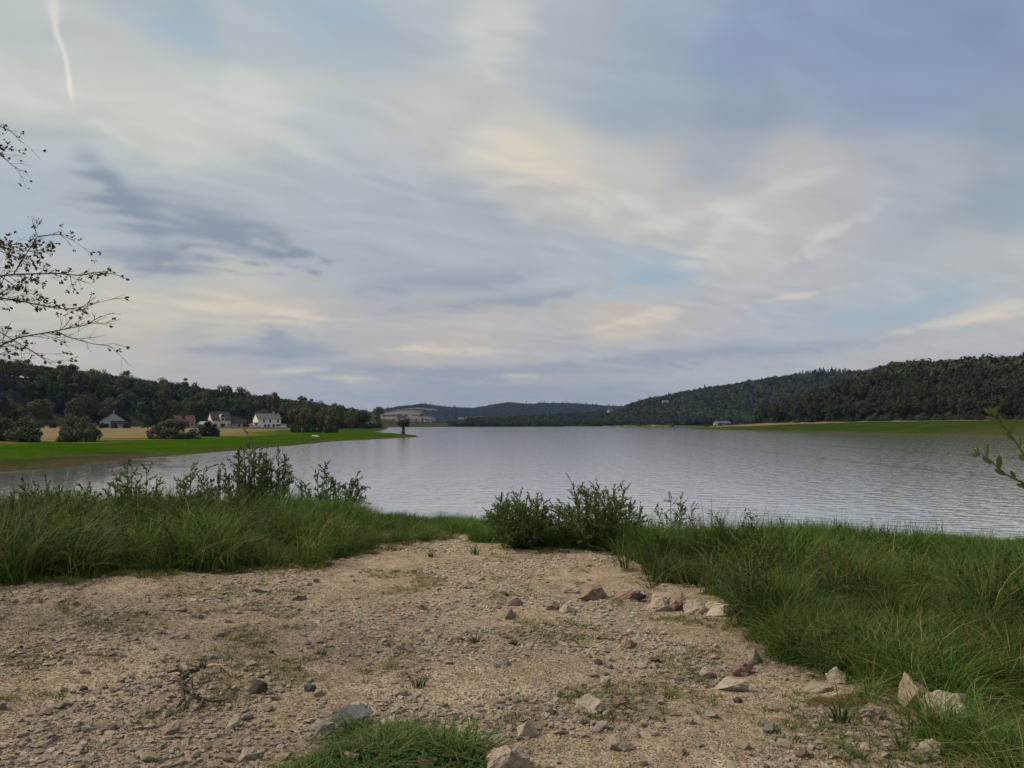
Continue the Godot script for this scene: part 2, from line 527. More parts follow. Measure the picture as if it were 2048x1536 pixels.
func ground_color(x: float, d: float, s: float, kind: int) -> Color:
	var n := broad_noise.get_noise_2d(x * 6.0, d * 6.0)
	var n2 := bump_noise.get_noise_2d(x * 0.12, d * 0.12)
	if kind == 0:
		var m := bump_noise.get_noise_2d(x * 0.9 + 40.0, d * 0.9)
		var c := mixc(Color(0.49, 0.425, 0.345), Color(0.415, 0.355, 0.28), 0.5 + m * 1.3)
		c = mixc(c, Color(0.42, 0.345, 0.275), bump_noise.get_noise_2d(x * 0.5, d * 0.5 + 90.0) * 1.4)
		c = mixc(c, Color(0.22, 0.21, 0.10), (bump_noise.get_noise_2d(x * 1.3 + 17.0, d * 1.3) - 0.15) * 1.6)
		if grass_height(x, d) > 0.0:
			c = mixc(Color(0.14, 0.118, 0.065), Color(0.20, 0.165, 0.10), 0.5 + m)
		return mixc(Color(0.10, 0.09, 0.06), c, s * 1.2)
	if kind == 1:
		return Color(0.09, 0.08, 0.06)
	if kind == 2:
		var green := mixc(Color(0.031, 0.086, 0.005), Color(0.050, 0.106, 0.009), 0.5 + n)
		green = mixc(green, Color(0.070, 0.088, 0.018), n2 * 1.6)
		var straw := mixc(Color(0.29, 0.225, 0.135), Color(0.22, 0.17, 0.095), 0.5 + n * 1.2)
		straw = mixc(straw, Color(0.22, 0.16, 0.06), smoothstep(-60.0, -45.0, x - (d - 200.0) * 0.36) * 0.7)
		var edge := s + n2 * 16.0 + n * 4.0
		var c := mixc(green, Color(0.16, 0.14, 0.035), smoothstep(32.0, 42.0, edge))
		c = mixc(c, straw, smoothstep(40.0, 50.0, edge))
		# low wet growth on the flat margin of the cove, then grass
		if d < 75.0:
			c = mixc(mixc(Color(0.050, 0.062, 0.022), Color(0.085, 0.085, 0.045), 0.5 + n * 2.0), c, (s + n * 9.0 - 5.0) * 0.16)
		return mixc(Color(0.085, 0.075, 0.045), c, (s + n * 3.0) * 0.4)
	if kind == 3:
		var w := behind_wood(x, d)
		var dull := mixc(Color(0.032, 0.064, 0.009), Color(0.052, 0.076, 0.017), 0.5 + n * 1.5)
		dull = mixc(dull, Color(0.10, 0.085, 0.052), smoothstep(225.0, 185.0, d + n * 30.0) * 0.7)
		var tan := mixc(Color(0.27, 0.21, 0.135), Color(0.18, 0.15, 0.09), 0.5 + n2 * 1.5)
		var c := mixc(dull, tan, smoothstep(-38.0, -26.0, w + n * 10.0 + n2 * 8.0))
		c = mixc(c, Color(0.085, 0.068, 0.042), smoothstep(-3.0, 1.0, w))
		return mixc(Color(0.10, 0.085, 0.055), c, s * 0.25)
	# wooded and farmed slopes
	var c := mixc(Color(0.070, 0.060, 0.035), Color(0.06, 0.066, 0.030), 0.5 + n2)
	if d > 2300.0:
		var f := bump_noise.get_noise_2d(x * 0.006, d * 0.004)
		if is_field(x, d):
			c = mixc(Color(0.21, 0.165, 0.12), Color(0.10, 0.115, 0.055), f * 2.5 + 0.2)
	elif d > 850.0:
		if s < 60.0 and x > 40.0:
			c = mixc(Color(0.09, 0.13, 0.035), Color(0.20, 0.17, 0.08), 0.4 + n2 * 1.5)
		elif is_field(x, d):
			c = Color(0.30, 0.24, 0.12)
	return c


func is_field(x: float, d: float) -> bool:   # open land among the woods of the far shore
	if d > 2300.0:
		var a := x / d + bump_noise.get_noise_2d(x * 0.01, d * 0.01) * 0.008
		for f in [[-0.187, -0.118, 2830.0, 3045.0], [-0.160, -0.098, 3095.0, 3260.0], [-0.190, -0.148, 2590.0, 2770.0], [-0.136, -0.100, 2640.0, 2800.0], [-0.200, -0.095, 2390.0, 2530.0], [-0.075, -0.036, 2450.0, 2800.0]]:
			if a > f[0] and a < f[1] and d > f[2] and d < f[3]:
				return true
		return false
	return (absf(x - 250.0) < 22.0 and absf(d - 1215.0) < 20.0) or (absf(x - 620.0) < 60.0 and absf(d - 1330.0) < 24.0) or (absf(x - 330.0) < 20.0 and absf(d - 1190.0) < 14.0)


func ring_row(k: int) -> void:
	var p := PackedVector3Array()
	var c := PackedColorArray()
	var t := PackedInt32Array()
	for a in ring_az:
		var x := sin(deg_to_rad(a)) * ring_r[k]
		var d := cos(deg_to_rad(a)) * ring_r[k]
		var s := shore(x, d)
		var kind := ground_class(x, d, s)
		p.push_back(Vector3(x, land(x, d), -d))
		c.push_back(ground_color(x, d, s, kind))
		t.push_back(kind)
	ring_rows[k] = [p, c, t]


func build_ground() -> void:
	var a := -180.0
	while a < 180.01:
		ring_az.push_back(a)
		a += 0.32 if a >= -40.0 and a < 40.0 else 5.0
	var r := 0.35
	while r < 8000.0:
		ring_r.push_back(r)
		r *= 1.05 if r < 2.8 else (1.007 if r < 14.0 else (1.014 if r < 60.0 else (1.016 if r < 1200.0 else 1.03)))
	ring_rows.resize(ring_r.size())
	WorkerThreadPool.wait_for_group_task_completion(WorkerThreadPool.add_group_task(ring_row, ring_r.size()))
	var wide := ring_az.size()
	var names := ["gravel_shore", "lake_bed", "meadow", "lake_bank", "hills"]
	var says := ["stony tan shore sloping down to the water", "muddy bed of the lake under the water", "green meadow turning to straw below the farmhouses", "bank of dull grass and pale earth below the dark wood", "wooded hills around the far end of the lake"]
	for kind in 5:
		var v := PackedVector3Array()
		var c := PackedColorArray()
		var n := PackedVector3Array()
		var idx := PackedInt32Array()
		var at := PackedInt32Array()
		at.resize(wide * ring_r.size())
		at.fill(-1)
		for k in ring_r.size() - 1:
			var t: PackedInt32Array = ring_rows[k][2]
			for q in wide - 1:
				if t[q] != kind:
					continue
				var four := [[k, q], [k, q + 1], [k + 1, q + 1], [k + 1, q]]
				var ids := []
				for f in four:
					var id: int = f[0] * wide + f[1]
					if at[id] < 0:
						at[id] = v.size()
						v.push_back(ring_rows[f[0]][0][f[1]])
						c.push_back(ring_rows[f[0]][1][f[1]])
						n.push_back(Vector3.ZERO)
					ids.push_back(at[id])
				for f in [[ids[0], ids[2], ids[1]], [ids[0], ids[3], ids[2]]]:
					var m := (v[f[2]] - v[f[0]]).cross(v[f[1]] - v[f[0]])
					if m.y < 0.0:
						f = [f[0], f[2], f[1]]
						m = -m
					for e in f:
						idx.push_back(e)
						n[e] += m
		for k in n.size():
			n[k] = n[k].normalized()
		var arr := []
		arr.resize(Mesh.ARRAY_MAX)
		arr[Mesh.ARRAY_VERTEX] = v
		arr[Mesh.ARRAY_NORMAL] = n
		arr[Mesh.ARRAY_COLOR] = c
		arr[Mesh.ARRAY_INDEX] = idx
		var m := ArrayMesh.new()
		m.add_surface_from_arrays(Mesh.PRIMITIVE_TRIANGLES, arr)
		var o := solo(names[kind], m, gravel_material() if kind == 0 else earth_material())
		tag(o, says[kind], "", "", "structure")
	ring_rows.clear()


func gravel_material() -> StandardMaterial3D:
	if mats.has("gravel"):
		return mats["gravel"]
	var m := mat("gravel", Color.WHITE, 0.95, true)
	m.uv1_triplanar = true
	m.uv1_world_triplanar = true
	m.uv1_scale = Vector3(0.8, 0.8, 0.8)
	m.metallic_specular = 0.1
	var cells := fnoise(5, 0.055, 1, FastNoiseLite.TYPE_CELLULAR)
	cells.cellular_return_type = FastNoiseLite.RETURN_CELL_VALUE
	m.albedo_texture = noise_tex(cells, 1024, [[0.0, Color(0.74, 0.70, 0.66)], [0.35, Color(0.88, 0.85, 0.82)], [0.6, Color(0.95, 0.93, 0.90)], [0.85, Color(1, 1, 0.98)], [1.0, Color(0.80, 0.72, 0.68)]])
	var relief := fnoise(5, 0.055, 1, FastNoiseLite.TYPE_CELLULAR)
	relief.cellular_return_type = FastNoiseLite.RETURN_DISTANCE2_SUB
	m.heightmap_enabled = true
	m.heightmap_texture = noise_tex(relief, 1024)
	m.heightmap_scale = 0.9
	m.detail_enabled = true
	m.detail_blend_mode = BaseMaterial3D.BLEND_MODE_MUL
	m.detail_uv_layer = BaseMaterial3D.DETAIL_UV_2
	m.uv2_triplanar = true
	m.uv2_world_triplanar = true
	m.uv2_scale = Vector3(0.31, 0.31, 0.31)
	m.detail_albedo = noise_tex(fnoise(8, 0.02, 5), 512, [[0.0, Color(0.80, 0.77, 0.74)], [1.0, Color(1, 1, 1)]])
	return m


func earth_material() -> StandardMaterial3D:
	if mats.has("earth"):
		return mats["earth"]
	var m := mat("earth", Color.WHITE, 0.95, true)
	m.uv1_triplanar = true
	m.uv1_world_triplanar = true
	m.uv1_scale = Vector3(0.07, 0.07, 0.07)
	m.metallic_specular = 0.0
	m.albedo_texture = noise_tex(fnoise(15, 0.03, 5), 512, [[0.0, Color(0.72, 0.72, 0.70)], [1.0, Color(1, 1, 1)]])
	return m


# where the wind dies towards the cove on the left: x of the k-th edge at a distance d
func calm_edge(k: int, d: float) -> float:
	if k == 0:
		return -220.0
	if k == 4:
		return 420.0
	return [0.0, -13.5, -10.5, -5.5][k] - 0.45 * (d - 25.0) + shore_noise.get_noise_2d(d * 1.5, k * 70.0) * 4.0


func build_water() -> void:
	var t := noise_tex(fnoise(61, 0.012, 4), 1024)
	t.as_normal_map = true
	t.bump_strength = 6.0
	for k in 4:
		var g := Geo.new()
		for s in 96:
			var d0 := 15.0 + s
			var d1 := d0 + 1.0
			g.quad(Vector3(calm_edge(k, d0), 0, -d0), Vector3(calm_edge(k, d1), 0, -d1), Vector3(calm_edge(k + 1, d1), 0, -d1), Vector3(calm_edge(k + 1, d0), 0, -d0), Color.WHITE)
		if k == 3:
			g.quad(Vector3(-220, 0, -111), Vector3(-220, 0, -1040), Vector3(420, 0, -1040), Vector3(420, 0, -111), Color.WHITE)
		var uv := PackedVector2Array()
		for p in g.v:
			uv.push_back(Vector2(p.x, p.z))
		var a := []
		a.resize(Mesh.ARRAY_MAX)
		a[Mesh.ARRAY_VERTEX] = g.v
		a[Mesh.ARRAY_NORMAL] = g.n
		a[Mesh.ARRAY_TEX_UV] = uv
		var m := ArrayMesh.new()
		m.add_surface_from_arrays(Mesh.PRIMITIVE_TRIANGLES, a)
		var w := StandardMaterial3D.new()
		w.resource_name = "lake water %d" % k
		w.albedo_color = lin(0.70, 0.70, 0.695)
		w.metallic = 0.85
		w.roughness = 0.06
		w.metallic_specular = 0.7
		w.normal_enabled = true
		w.normal_scale = [0.05, 0.11, 0.21, 0.33][k]
		w.normal_texture = t
		w.uv1_scale = Vector3(1.0 / 17.0, 1.0 / 6.5, 1.0)
		tag(solo("lake", m, w), ["calm dark water of the cove below the meadow", "lightly rippled water at the mouth of the cove", "rippled water between the cove and the open lake", "grey rippled open lake reflecting the evening sky"][k], "", "", "structure")


# ------------------------------------------------------------------ stones
# a broken stone: the hull of random points on a ball half a metre in radius, before scaling; flat faces, sharp edges
func rock_mesh(points: int, squash: Vector3, rough := 0.0) -> ArrayMesh:
	var p: Array[Vector3] = []
	var guard := 0
	while p.size() < points and guard < 4000:
		guard += 1
		var q := ball().normalized()
		var ok := true
		for o in p:
			if o.normalized().distance_to(q) < 1.7 / sqrt(points):
				ok = false
		if ok or guard > 3000:
			p.push_back(q * rnd(0.72, 1.0) * 0.5)
	var g := Geo.new()
	for i in p.size():
		for j in range(i + 1, p.size()):
			for k in range(j + 1, p.size()):
				var m := (p[j] - p[i]).cross(p[k] - p[i])
				if m.length() < 1e-6:
					continue
				m = m.normalized()
				var above := 0
				var below := 0
				for l in p.size():
					if l == i or l == j or l == k:
						continue
					if m.dot(p[l] - p[i]) > 0.0:
						above += 1
					else:
						below += 1
				if above > 0 and below > 0:
					continue
				var shade := 1.0 + rnd(-0.09, 0.09)
				var t := [p[i] * squash, p[j] * squash, p[k] * squash]
				if (t[2] - t[0]).cross(t[1] - t[0]).dot(t[0] + t[1] + t[2]) < 0.0:
					t = [t[0], t[2], t[1]]
				facet(g, t[0], t[1], t[2], Color(shade, shade, shade), rough, 3 if rough > 0.0 else 0)
	return g.mesh()


func jolt(p: Vector3, rough: float) -> Vector3:   # the same point always moves the same way, so facets stay joined
	if rough <= 0.0:
		return p
	var q := p.lerp(p.normalized() * p.length() * 0.96, 0.5)
	return q * (1.0 + rough * (bump_noise.get_noise_3d(p.x * 4.0 + 5.0, p.y * 4.0, p.z * 4.0) + 0.6 * grit_noise.get_noise_3d(p.x * 1.1 + 5.0, p.y * 1.1, p.z * 1.1)))


func facet(g: Geo, a: Vector3, b: Vector3, c: Vector3, col: Color, rough: float, level: int) -> void:
	if level == 0:
		g.tri(jolt(a, rough), jolt(b, rough), jolt(c, rough), col)
		return
	var ab := (a + b) * 0.5
	var bc := (b + c) * 0.5
	var ca := (c + a) * 0.5
	facet(g, a, ab, ca, col, rough, level - 1)
	facet(g, ab, b, bc, col, rough, level - 1)
	facet(g, ca, bc, c, col, rough, level - 1)
	facet(g, ab, bc, ca, col, rough, level - 1)


func stone_material(called: String, col: Color) -> StandardMaterial3D:
	if mats.has(called):
		return mats[called]
	var m := mat(called, col, 0.92, true)
	m.uv1_triplanar = true
	m.uv1_scale = Vector3(2.2, 2.2, 2.2)
	if not mats.has("stone speckle"):
		mats["stone speckle"] = noise_tex(fnoise(71, 0.03, 5), 512, [[0.0, Color(0.62, 0.58, 0.56)], [0.45, Color(0.86, 0.84, 0.82)], [0.6, Color(0.97, 0.96, 0.95)], [1.0, Color(1, 1, 1)]])
		mats["stone relief"] = noise_tex(fnoise(72, 0.05, 5), 512)
	m.albedo_texture = mats["stone speckle"]
	m.heightmap_enabled = true
	m.heightmap_texture = mats["stone relief"]
	m.heightmap_scale = 1.0
	return m


var stone_tones := {"cream": Color(0.64, 0.57, 0.47), "tan": Color(0.55, 0.47, 0.37), "pink": Color(0.54, 0.43, 0.36), "brown": Color(0.38, 0.27, 0.22), "grey": Color(0.42, 0.40, 0.36), "dark": Color(0.14, 0.125, 0.115)}


func in_gravel(x: float, d: float) -> bool:
	return d > 2.6 and d < 17.5 and absf(x) < d * 0.72 + 0.5 and grass_height(x, d) <= 0.0


func build_stones() -> void:
	var shore_node := get_node("gravel_shore")
	var fine: Array = []
	for k in 8:
		fine.push_back(rock_mesh(9 + k % 4, Vector3(1, rnd(0.35, 0.65), rnd(0.55, 0.95))))
	var coarse: Array = []
	for k in 10:
		coarse.push_back(rock_mesh(10 + k % 5, Vector3(1, rnd(0.4, 0.7), rnd(0.6, 0.95))))
	# named rocks: [x, d, length, height, depth, yaw, tone, name, label]
	var rocks := [
		[0.94, 9.05, 0.30, 0.19, 0.22, 0.4, "brown", "boulder", "reddish brown angular boulder left of the rock pile by the tall grass"],
		[0.76, 9.55, 0.26, 0.10, 0.18, -0.3, "tan", "boulder", "pale flat-topped rock just behind the reddish brown boulder"],
		[1.33, 9.05, 0.30, 0.11, 0.16, 0.1, "brown", "boulder", "low dark brown rock at the left end of the rock pile"],
		[1.66, 8.62, 0.32, 0.22, 0.26, 0.7, "pink", "boulder", "pale pink pointed rock in the middle of the rock pile"],
		[1.58, 8.40, 0.24, 0.16, 0.2, -0.5, "tan", "boulder", "small tan rock at the foot of the pale pink pointed rock"],
		[1.84, 8.56, 0.26, 0.20, 0.24, 0.2, "brown", "boulder", "dark red-brown rock wedged inside the rock pile"],
		[1.95, 8.30, 0.34, 0.21, 0.26, -0.2, "pink", "boulder", "large pink-tan block near the right end of the rock pile"],
		[2.14, 8.12, 0.36, 0.15, 0.24, 0.25, "cream", "boulder", "cream white sloping slab ending the rock pile on the right"],
		[2.22, 8.60, 0.28, 0.12, 0.2, 0.5, "tan", "boulder", "tan rock behind the cream slab against the grass"],
		[-1.01, 4.84, 0.26, 0.11, 0.16, 0.15, "slate", "slab", "blue-grey slate slab tilted above the grass patch"],
		[-1.12, 4.62, 0.17, 0.085, 0.11, -0.35, "grey", "stone", "smooth light grey stone in front of the slate slab"],
		[-0.03, 4.03, 0.23, 0.20, 0.20, 0.5, "pink", "boulder", "pale pointed rock at the right edge of the grass patch"],
		[-0.84, 4.10, 0.10, 0.10, 0.09, 0.2, "pink", "stone", "round pinkish stone lying in the grass patch"],
		[-0.46, 4.09, 0.13, 0.08, 0.09, 0.3, "pink", "stone", "pale stone half sunk in the grass patch near the pointed rock"],
		[-0.75, 4.12, 0.07, 0.07, 0.06, 0.9, "grey", "stone", "small grey stone beside the round pinkish stone in the grass"],
		[2.26, 4.95, 0.17, 0.11, 0.13, -0.2, "tan", "boulder", "tan faceted rock at the foot of the tall grass tuft"],
		[2.66, 5.24, 0.21, 0.21, 0.18, 0.6, "pink", "boulder", "pinkish upright rock half hidden in the tall grass"],
		[2.78, 5.06, 0.26, 0.18, 0.2, -0.5, "cream", "boulder", "big pale rock leaning on the pinkish upright rock"],
		[2.36, 5.70, 0.15, 0.12, 0.12, 0.2, "cream", "stone", "pale pointed stone under the edge of the tall grass"],
		[2.16, 5.56, 0.20, 0.09, 0.13, 0.1, "tan", "stone", "long tan stone left of the pale pointed stone"],
		[1.76, 6.05, 0.17, 0.12, 0.13, 0.4, "brown", "stone", "brown stone on yellowish weeds near the tall grass"],
		[1.56, 5.62, 0.22, 0.10, 0.14, 0.1, "cream", "stone", "large whitish stone low in front of the brown stone"],
		[0.50, 5.05, 0.19, 0.12, 0.16, -0.3, "cream", "stone", "squarish cream rock alone on the open gravel"],
		[1.48, 5.97, 0.12, 0.09, 0.10, 0.3, "cream", "stone", "cream stone behind the large whitish stone"],
		[0.67, 5.66, 0.10, 0.08, 0.09, 0.8, "cream", "stone", "small white angular stone behind the squarish cream rock"],
		[-1.40, 5.42, 0.085, 0.075, 0.07, 0.2, "slate", "stone", "rounded blue-grey pebble stone between the branch and slate slab"],
		[-1.73, 5.35, 0.12, 0.09, 0.09, -0.4, "dark", "stone", "dark olive stone close to the fallen branch"],
		[-1.60, 7.50, 0.12, 0.08, 0.09, 0.2, "pink", "stone", "rosy stone alone on the smooth bare gravel"],
		[-0.02, 7.80, 0.10, 0.12, 0.08, 0.3, "grey", "stone", "grey white upright stone at the middle of the gravel"],
		[-2.96, 9.22, 0.24, 0.10, 0.15, 0.1, "pink", "stone", "broad mauve stone near the foot of the left bank grass"],
		[-0.55, 9.55, 0.14, 0.09, 0.1, -0.2, "pink", "stone", "pink stone far up the gravel towards the gap"],
		[0.03, 8.54, 0.18, 0.12, 0.13, 0.3, "pink", "stone", "mauve brown stone in the line of stones before the boulder"],
		[0.44, 8.24, 0.14, 0.10, 0.11, 0.0, "brown", "stone", "brown stone midway along the line before the boulder"],
		[0.58, 8.18, 0.17, 0.09, 0.12, 0.5, "cream", "stone", "low cream stone touching the brown stone in the line"],
		[-1.42, 4.27, 0.14, 0.09, 0.1, 0.4, "cream", "stone", "pale stone left of the grass patch"],
		[2.34, 4.40, 0.14, 0.09, 0.1, 0.2, "cream", "stone", "pale stone among weeds at the lower right grass edge"],
		[1.95, 6.36, 0.13, 0.15, 0.08, 0.9, "tan", "stone", "tall narrow tan stone leaning at the grass edge"],
		[0.61, 4.44, 0.15, 0.10, 0.11, 0.1, "tan", "stone", "dull tan stone in front of the squarish cream rock"],
		[0.09, 4.65, 0.13, 0.10, 0.1, 0.6, "cream", "stone", "blocky pale stone right of the grass patch tip"],
		[-1.96, 4.51, 0.13, 0.09, 0.07, 1.1, "tan", "stone", "long tan stone lying below the fallen branch"],
		[-2.45, 3.92, 0.24, 0.06, 0.12, 0.1, "cream", "stone", "flat pale slab in the lower left corner"],
		[-0.75, 4.75, 0.12, 0.09, 0.1, 0.1, "cream", "stone", "pale stone just behind the tip of the grass patch"],
		[0.72, 5.15, 0.14, 0.07, 0.09, 0.1, "brown", "stone", "reddish brown stone touching the squarish cream rock"],
		[-2.35, 8.6, 0.16, 0.06, 0.10, 0.3, "dark", "stone", "dark flat stone in front of the left bank"],
		[-3.4, 7.9, 0.22, 0.05, 0.13, -0.1, "tan", "stone", "thin flat tan stone on the left of the gravel"],
		[1.02, 6.75, 0.12, 0.08, 0.09, 0.6, "brown", "stone", "dark pink stone on bare gravel below the rock pile"],
	]
	stone_tones["slate"] = Color(0.21, 0.225, 0.24)
	for r in rocks:
		var m := rock_mesh(16 if r[2] > 0.15 else 13, Vector3.ONE, 0.20 if r[2] > 0.15 else 0.16)
		var at := ground(r[0], r[1])
		var o := part(numbered(r[7]), m, stone_material("stone " + str(r[6]), stone_tones[r[6]]), self, at + Vector3(0, r[3] * 0.22, 0))
		o.scale = Vector3(r[2] * 1.36, r[3] * 1.5, r[4] * 1.36)
		o.rotation = Vector3(rnd(-0.25, 0.25), r[5], rnd(-0.2, 0.2))
		tag(o, r[8], r[7], "boulders and stones lying on the gravel")
	# single stones bedded in the gravel, the 240 largest
	var tones := ["cream", "cream", "cream", "tan", "tan", "tan", "tan", "cream", "pink", "grey", "brown", "tan", "cream", "grey", "tan", "dark"]
	var made := 0
	var taken: Array = []
	for r in rocks:
		taken.push_back(Vector3(r[0], r[1], r[2] * 0.6))
	while made < 240:
		var d := 3.6 + pow(rng.randf(), 1.5) * 8.5
		var x := rnd(-0.70, 0.55) * d
		if not in_gravel(x, d):
			continue
		var size := rnd(0.05, 0.095) * (0.75 + d * 0.05) * (1.25 if d < 5.5 else 1.0)
		var free := true
		for q in taken:
			if Vector2(q.x - x, q.y - d).length() < q.z + size * 0.6:
				free = false
				break
		if not free:
			continue
		taken.push_back(Vector3(x, d, size * 0.6))
		var tone: String = tones[rng.randi() % tones.size()]
		var o := part("stone", coarse[rng.randi() % coarse.size()], stone_material("stone " + tone, stone_tones[tone]), shore_node, ground(x, d) + Vector3(0, size * 0.13, 0))
		o.scale = Vector3.ONE * size * 1.15
		o.rotation = Vector3(rnd(-0.3, 0.3), rnd(0, TAU), rnd(-0.3, 0.3))
		made += 1
	# what lies between them is past counting
	var tint := {"cream": Color(0.74, 0.67, 0.56), "tan": Color(0.64, 0.56, 0.45), "pink": Color(0.60, 0.50, 0.42), "grey": Color(0.57, 0.53, 0.47), "brown": Color(0.50, 0.41, 0.34), "dark": Color(0.38, 0.34, 0.29)}
	var places: Array = []
	var colors: Array = []
	for k in fine.size():
		places.push_back([])
		colors.push_back([])
	var tries := 0
	while tries < 120000:
		tries += 1
		var d := 2.8 + pow(rng.randf(), 1.25) * 13.5
		var x := rnd(-0.74, 0.74) * d
		if not in_gravel(x, d):
			if rng.randf() > 0.06 or d > 13.0:
				continue
		var crowd := bump_noise.get_noise_2d(x * 0.8 + 300.0, d * 0.8)
		if rng.randf() > 0.42 + crowd * 2.0:
			continue
		var size := 0.008 + 0.050 * pow(rng.randf(), 4.5) + d * 0.0009
		var tone: String = tones[rng.randi() % tones.size()]
		var col: Color = tint[tone] * rnd(0.8, 1.15)
		var b := Basis.from_euler(Vector3(rnd(-0.25, 0.25), rnd(0, TAU), rnd(-0.25, 0.25))).scaled(Vector3.ONE * size * 1.45)
		var s := rng.randi() % fine.size()
		places[s].push_back(Transform3D(b, ground(x, d) + Vector3(0, size * 0.12, 0)))
		colors[s].push_back(col)
	# grit: the smallest chips, over everything near the eye
	for k in 110000:
		var d := 2.9 + pow(rng.randf(), 1.3) * 7.5
		var x := rnd(-0.74, 0.62) * d
		if not in_gravel(x, d):
			continue
		var size := rnd(0.005, 0.013) + d * 0.0006
		var tone: String = tones[rng.randi() % tones.size()]
		var s := rng.randi() % fine.size()
		places[s].push_back(Transform3D(Basis.from_euler(Vector3(rnd(-0.4, 0.4), rnd(0, TAU), rnd(-0.4, 0.4))).scaled(Vector3.ONE * size * 1.4), ground(x, d) + Vector3(0, size * 0.1, 0)))
		colors[s].push_back((tint[tone] as Color) * rnd(0.7, 1.1))
	for k in fine.size():
		many("pebbles", fine[k], stone_material("pebble", Color.WHITE), places[k], colors[k], shore_node)


func build_branch() -> void:
	var t := thing("fallen_branch", Vector3.ZERO)
	var g := Geo.new()
	var bark := Color(0.085, 0.078, 0.066)
	# a kinked main stem with two side arms, knobs at the joints
	var pts := [[-2.23, 5.69, 0.05, 0.014], [-2.26, 5.62, 0.075, 0.015], [-2.23, 5.56, 0.07, 0.016], [-2.27, 5.49, 0.085, 0.017], [-2.25, 5.42, 0.08, 0.020], [-2.28, 5.36, 0.07, 0.019], [-2.22, 5.30, 0.06, 0.018], [-2.20, 5.24, 0.055, 0.015], [-2.12, 5.19, 0.05, 0.015], [-2.08, 5.13, 0.038, 0.014], [-2.0, 5.12, 0.04, 0.011], [-1.94, 5.11, 0.028, 0.009], [-1.86, 5.15, 0.022, 0.004]]
	var p := []
	var r := []
	for q in pts:
		p.push_back(ground(q[0], q[1]) + Vector3(rnd(-0.008, 0.008), q[2] + rnd(-0.006, 0.006), 0))
		r.push_back(q[3] * rnd(0.85, 1.2))
	g.tube(p, r, 6, bark)
	for k in 26:
		var s := rng.randi() % (p.size() - 1)
		var from: Vector3 = (p[s] as Vector3).lerp(p[s + 1], rng.randf())
		var go := (ball() + Vector3.UP * 0.25).normalized() * rnd(0.03, 0.11)
		var mid := from + go * 0.5 + ball() * 0.012
		g.tube([from, mid, from + go + ball() * 0.015], [0.007, 0.005, 0.002], 4, bark)
	for side in [[-2.21, 5.25, 0.06, -2.13, 5.10, 0.03, -2.15, 5.0, 0.0], [-2.01, 5.11, 0.03, -2.0, 5.03, 0.01, -2.02, 4.96, 0.0], [-2.24, 5.42, 0.08, -2.32, 5.45, 0.11, -2.38, 5.41, 0.10]]:
		g.tube([ground(side[0], side[1]) + Vector3(0, side[2], 0), ground(side[3], side[4]) + Vector3(0, side[5], 0), ground(side[6], side[7]) + Vector3(0, side[8], 0)], [0.014, 0.011, 0.006], 6, bark)
	var lichen := Geo.new()
	for k in 200:
		var s := rng.randi() % (p.size() - 2)
		if bump_noise.get_noise_1d(s * 3.0) < -0.05:
			continue
		var f := rng.randf()
		var c: Vector3 = (p[s] as Vector3).lerp(p[s + 1], f)
		var out := (ball() + Vector3.UP * 0.5).normalized()
		var w: float = lerpf(r[s], r[s + 1], f)
		var a := out.cross(ball()).normalized() * rnd(0.006, 0.016)
		lichen.leaf(c + out * w * 1.02 - a * 0.5, a, out.cross(a).normalized() * a.length(), 0.3, Color(0.30, 0.34, 0.29) * rnd(0.7, 1.2))
	var tip := Geo.new()
	tip.tube([p[0], ground(-2.18, 5.70) + Vector3(0, 0.06, 0), ground(-2.10, 5.71) + Vector3(0, 0.045, 0)], [0.014, 0.013, 0.005], 6, Color(0.52, 0.42, 0.29))
	part("bark", g.mesh(), stone_material("bark", Color.WHITE), t)
	part("lichen", lichen.mesh(), mat("lichen", Color.WHITE, 0.95, true), t)
	part("bare_tip", tip.mesh(), mat("bare wood", Color.WHITE, 0.8, true), t)
	tag(t, "forked dead branch crusted with lichen and a bare pale tip on the gravel", "branch")
	var dark := solo("plastic_scrap", rock_mesh(16, Vector3(0.20, 0.09, 0.11), 0.35), mat("black plastic", Color(0.014, 0.016, 0.022), 0.4, true), ground(1.46, 8.93) + Vector3(0, 0.05, 0))
	tag(dark, "crumpled black scrap among the stones of the rock pile", "litter")


# ------------------------------------------------------------------ grass and weeds
# a tuft one metre tall before scaling
func tuft_mesh(blades: int, wide: float, spread: float, lean: float, tones: Array, droop := 0.5) -> ArrayMesh:
	var g := Geo.new()
	for k in blades:
		var a := rnd(0, TAU)
		var out := Vector3(cos(a), 0, sin(a))
		var side := Vector3(-sin(a), 0, cos(a)).rotated(Vector3.UP, rnd(-0.9, 0.9))
		var base := out * spread * sqrt(rng.randf())
		var h := rnd(0.55, 1.0)
		var l := lean * rnd(0.3, 1.3)
		var w := wide * rnd(0.7, 1.2)
		var col: Color = tones[rng.randi() % tones.size()] * rnd(0.75, 1.2)
		var left := Vector3.ZERO
		var right := Vector3.ZERO
		var steps := 4
		for s in steps + 1:
			var t := float(s) / steps
			var p := base + out * (l * h * t * t) + Vector3.UP * (h * (t - droop * l * 0.6 * t * t * t))
			var ww := w * (1.0 - 0.85 * t) * 0.5
			var a1 := p - side * ww
			var b1 := p + side * ww
			if s > 0:
				g.quad(left, right, b1, a1, col)
			left = a1
			right = b1
	return g.mesh()


var grass_tones := [Color(0.048, 0.115, 0.016), Color(0.062, 0.132, 0.018), Color(0.078, 0.142, 0.023), Color(0.100, 0.142, 0.030), Color(0.036, 0.088, 0.014), Color(0.17, 0.16, 0.065)]
var fresh_tones := [Color(0.055, 0.145, 0.018), Color(0.070, 0.165, 0.022), Color(0.046, 0.122, 0.018), Color(0.095, 0.150, 0.028)]


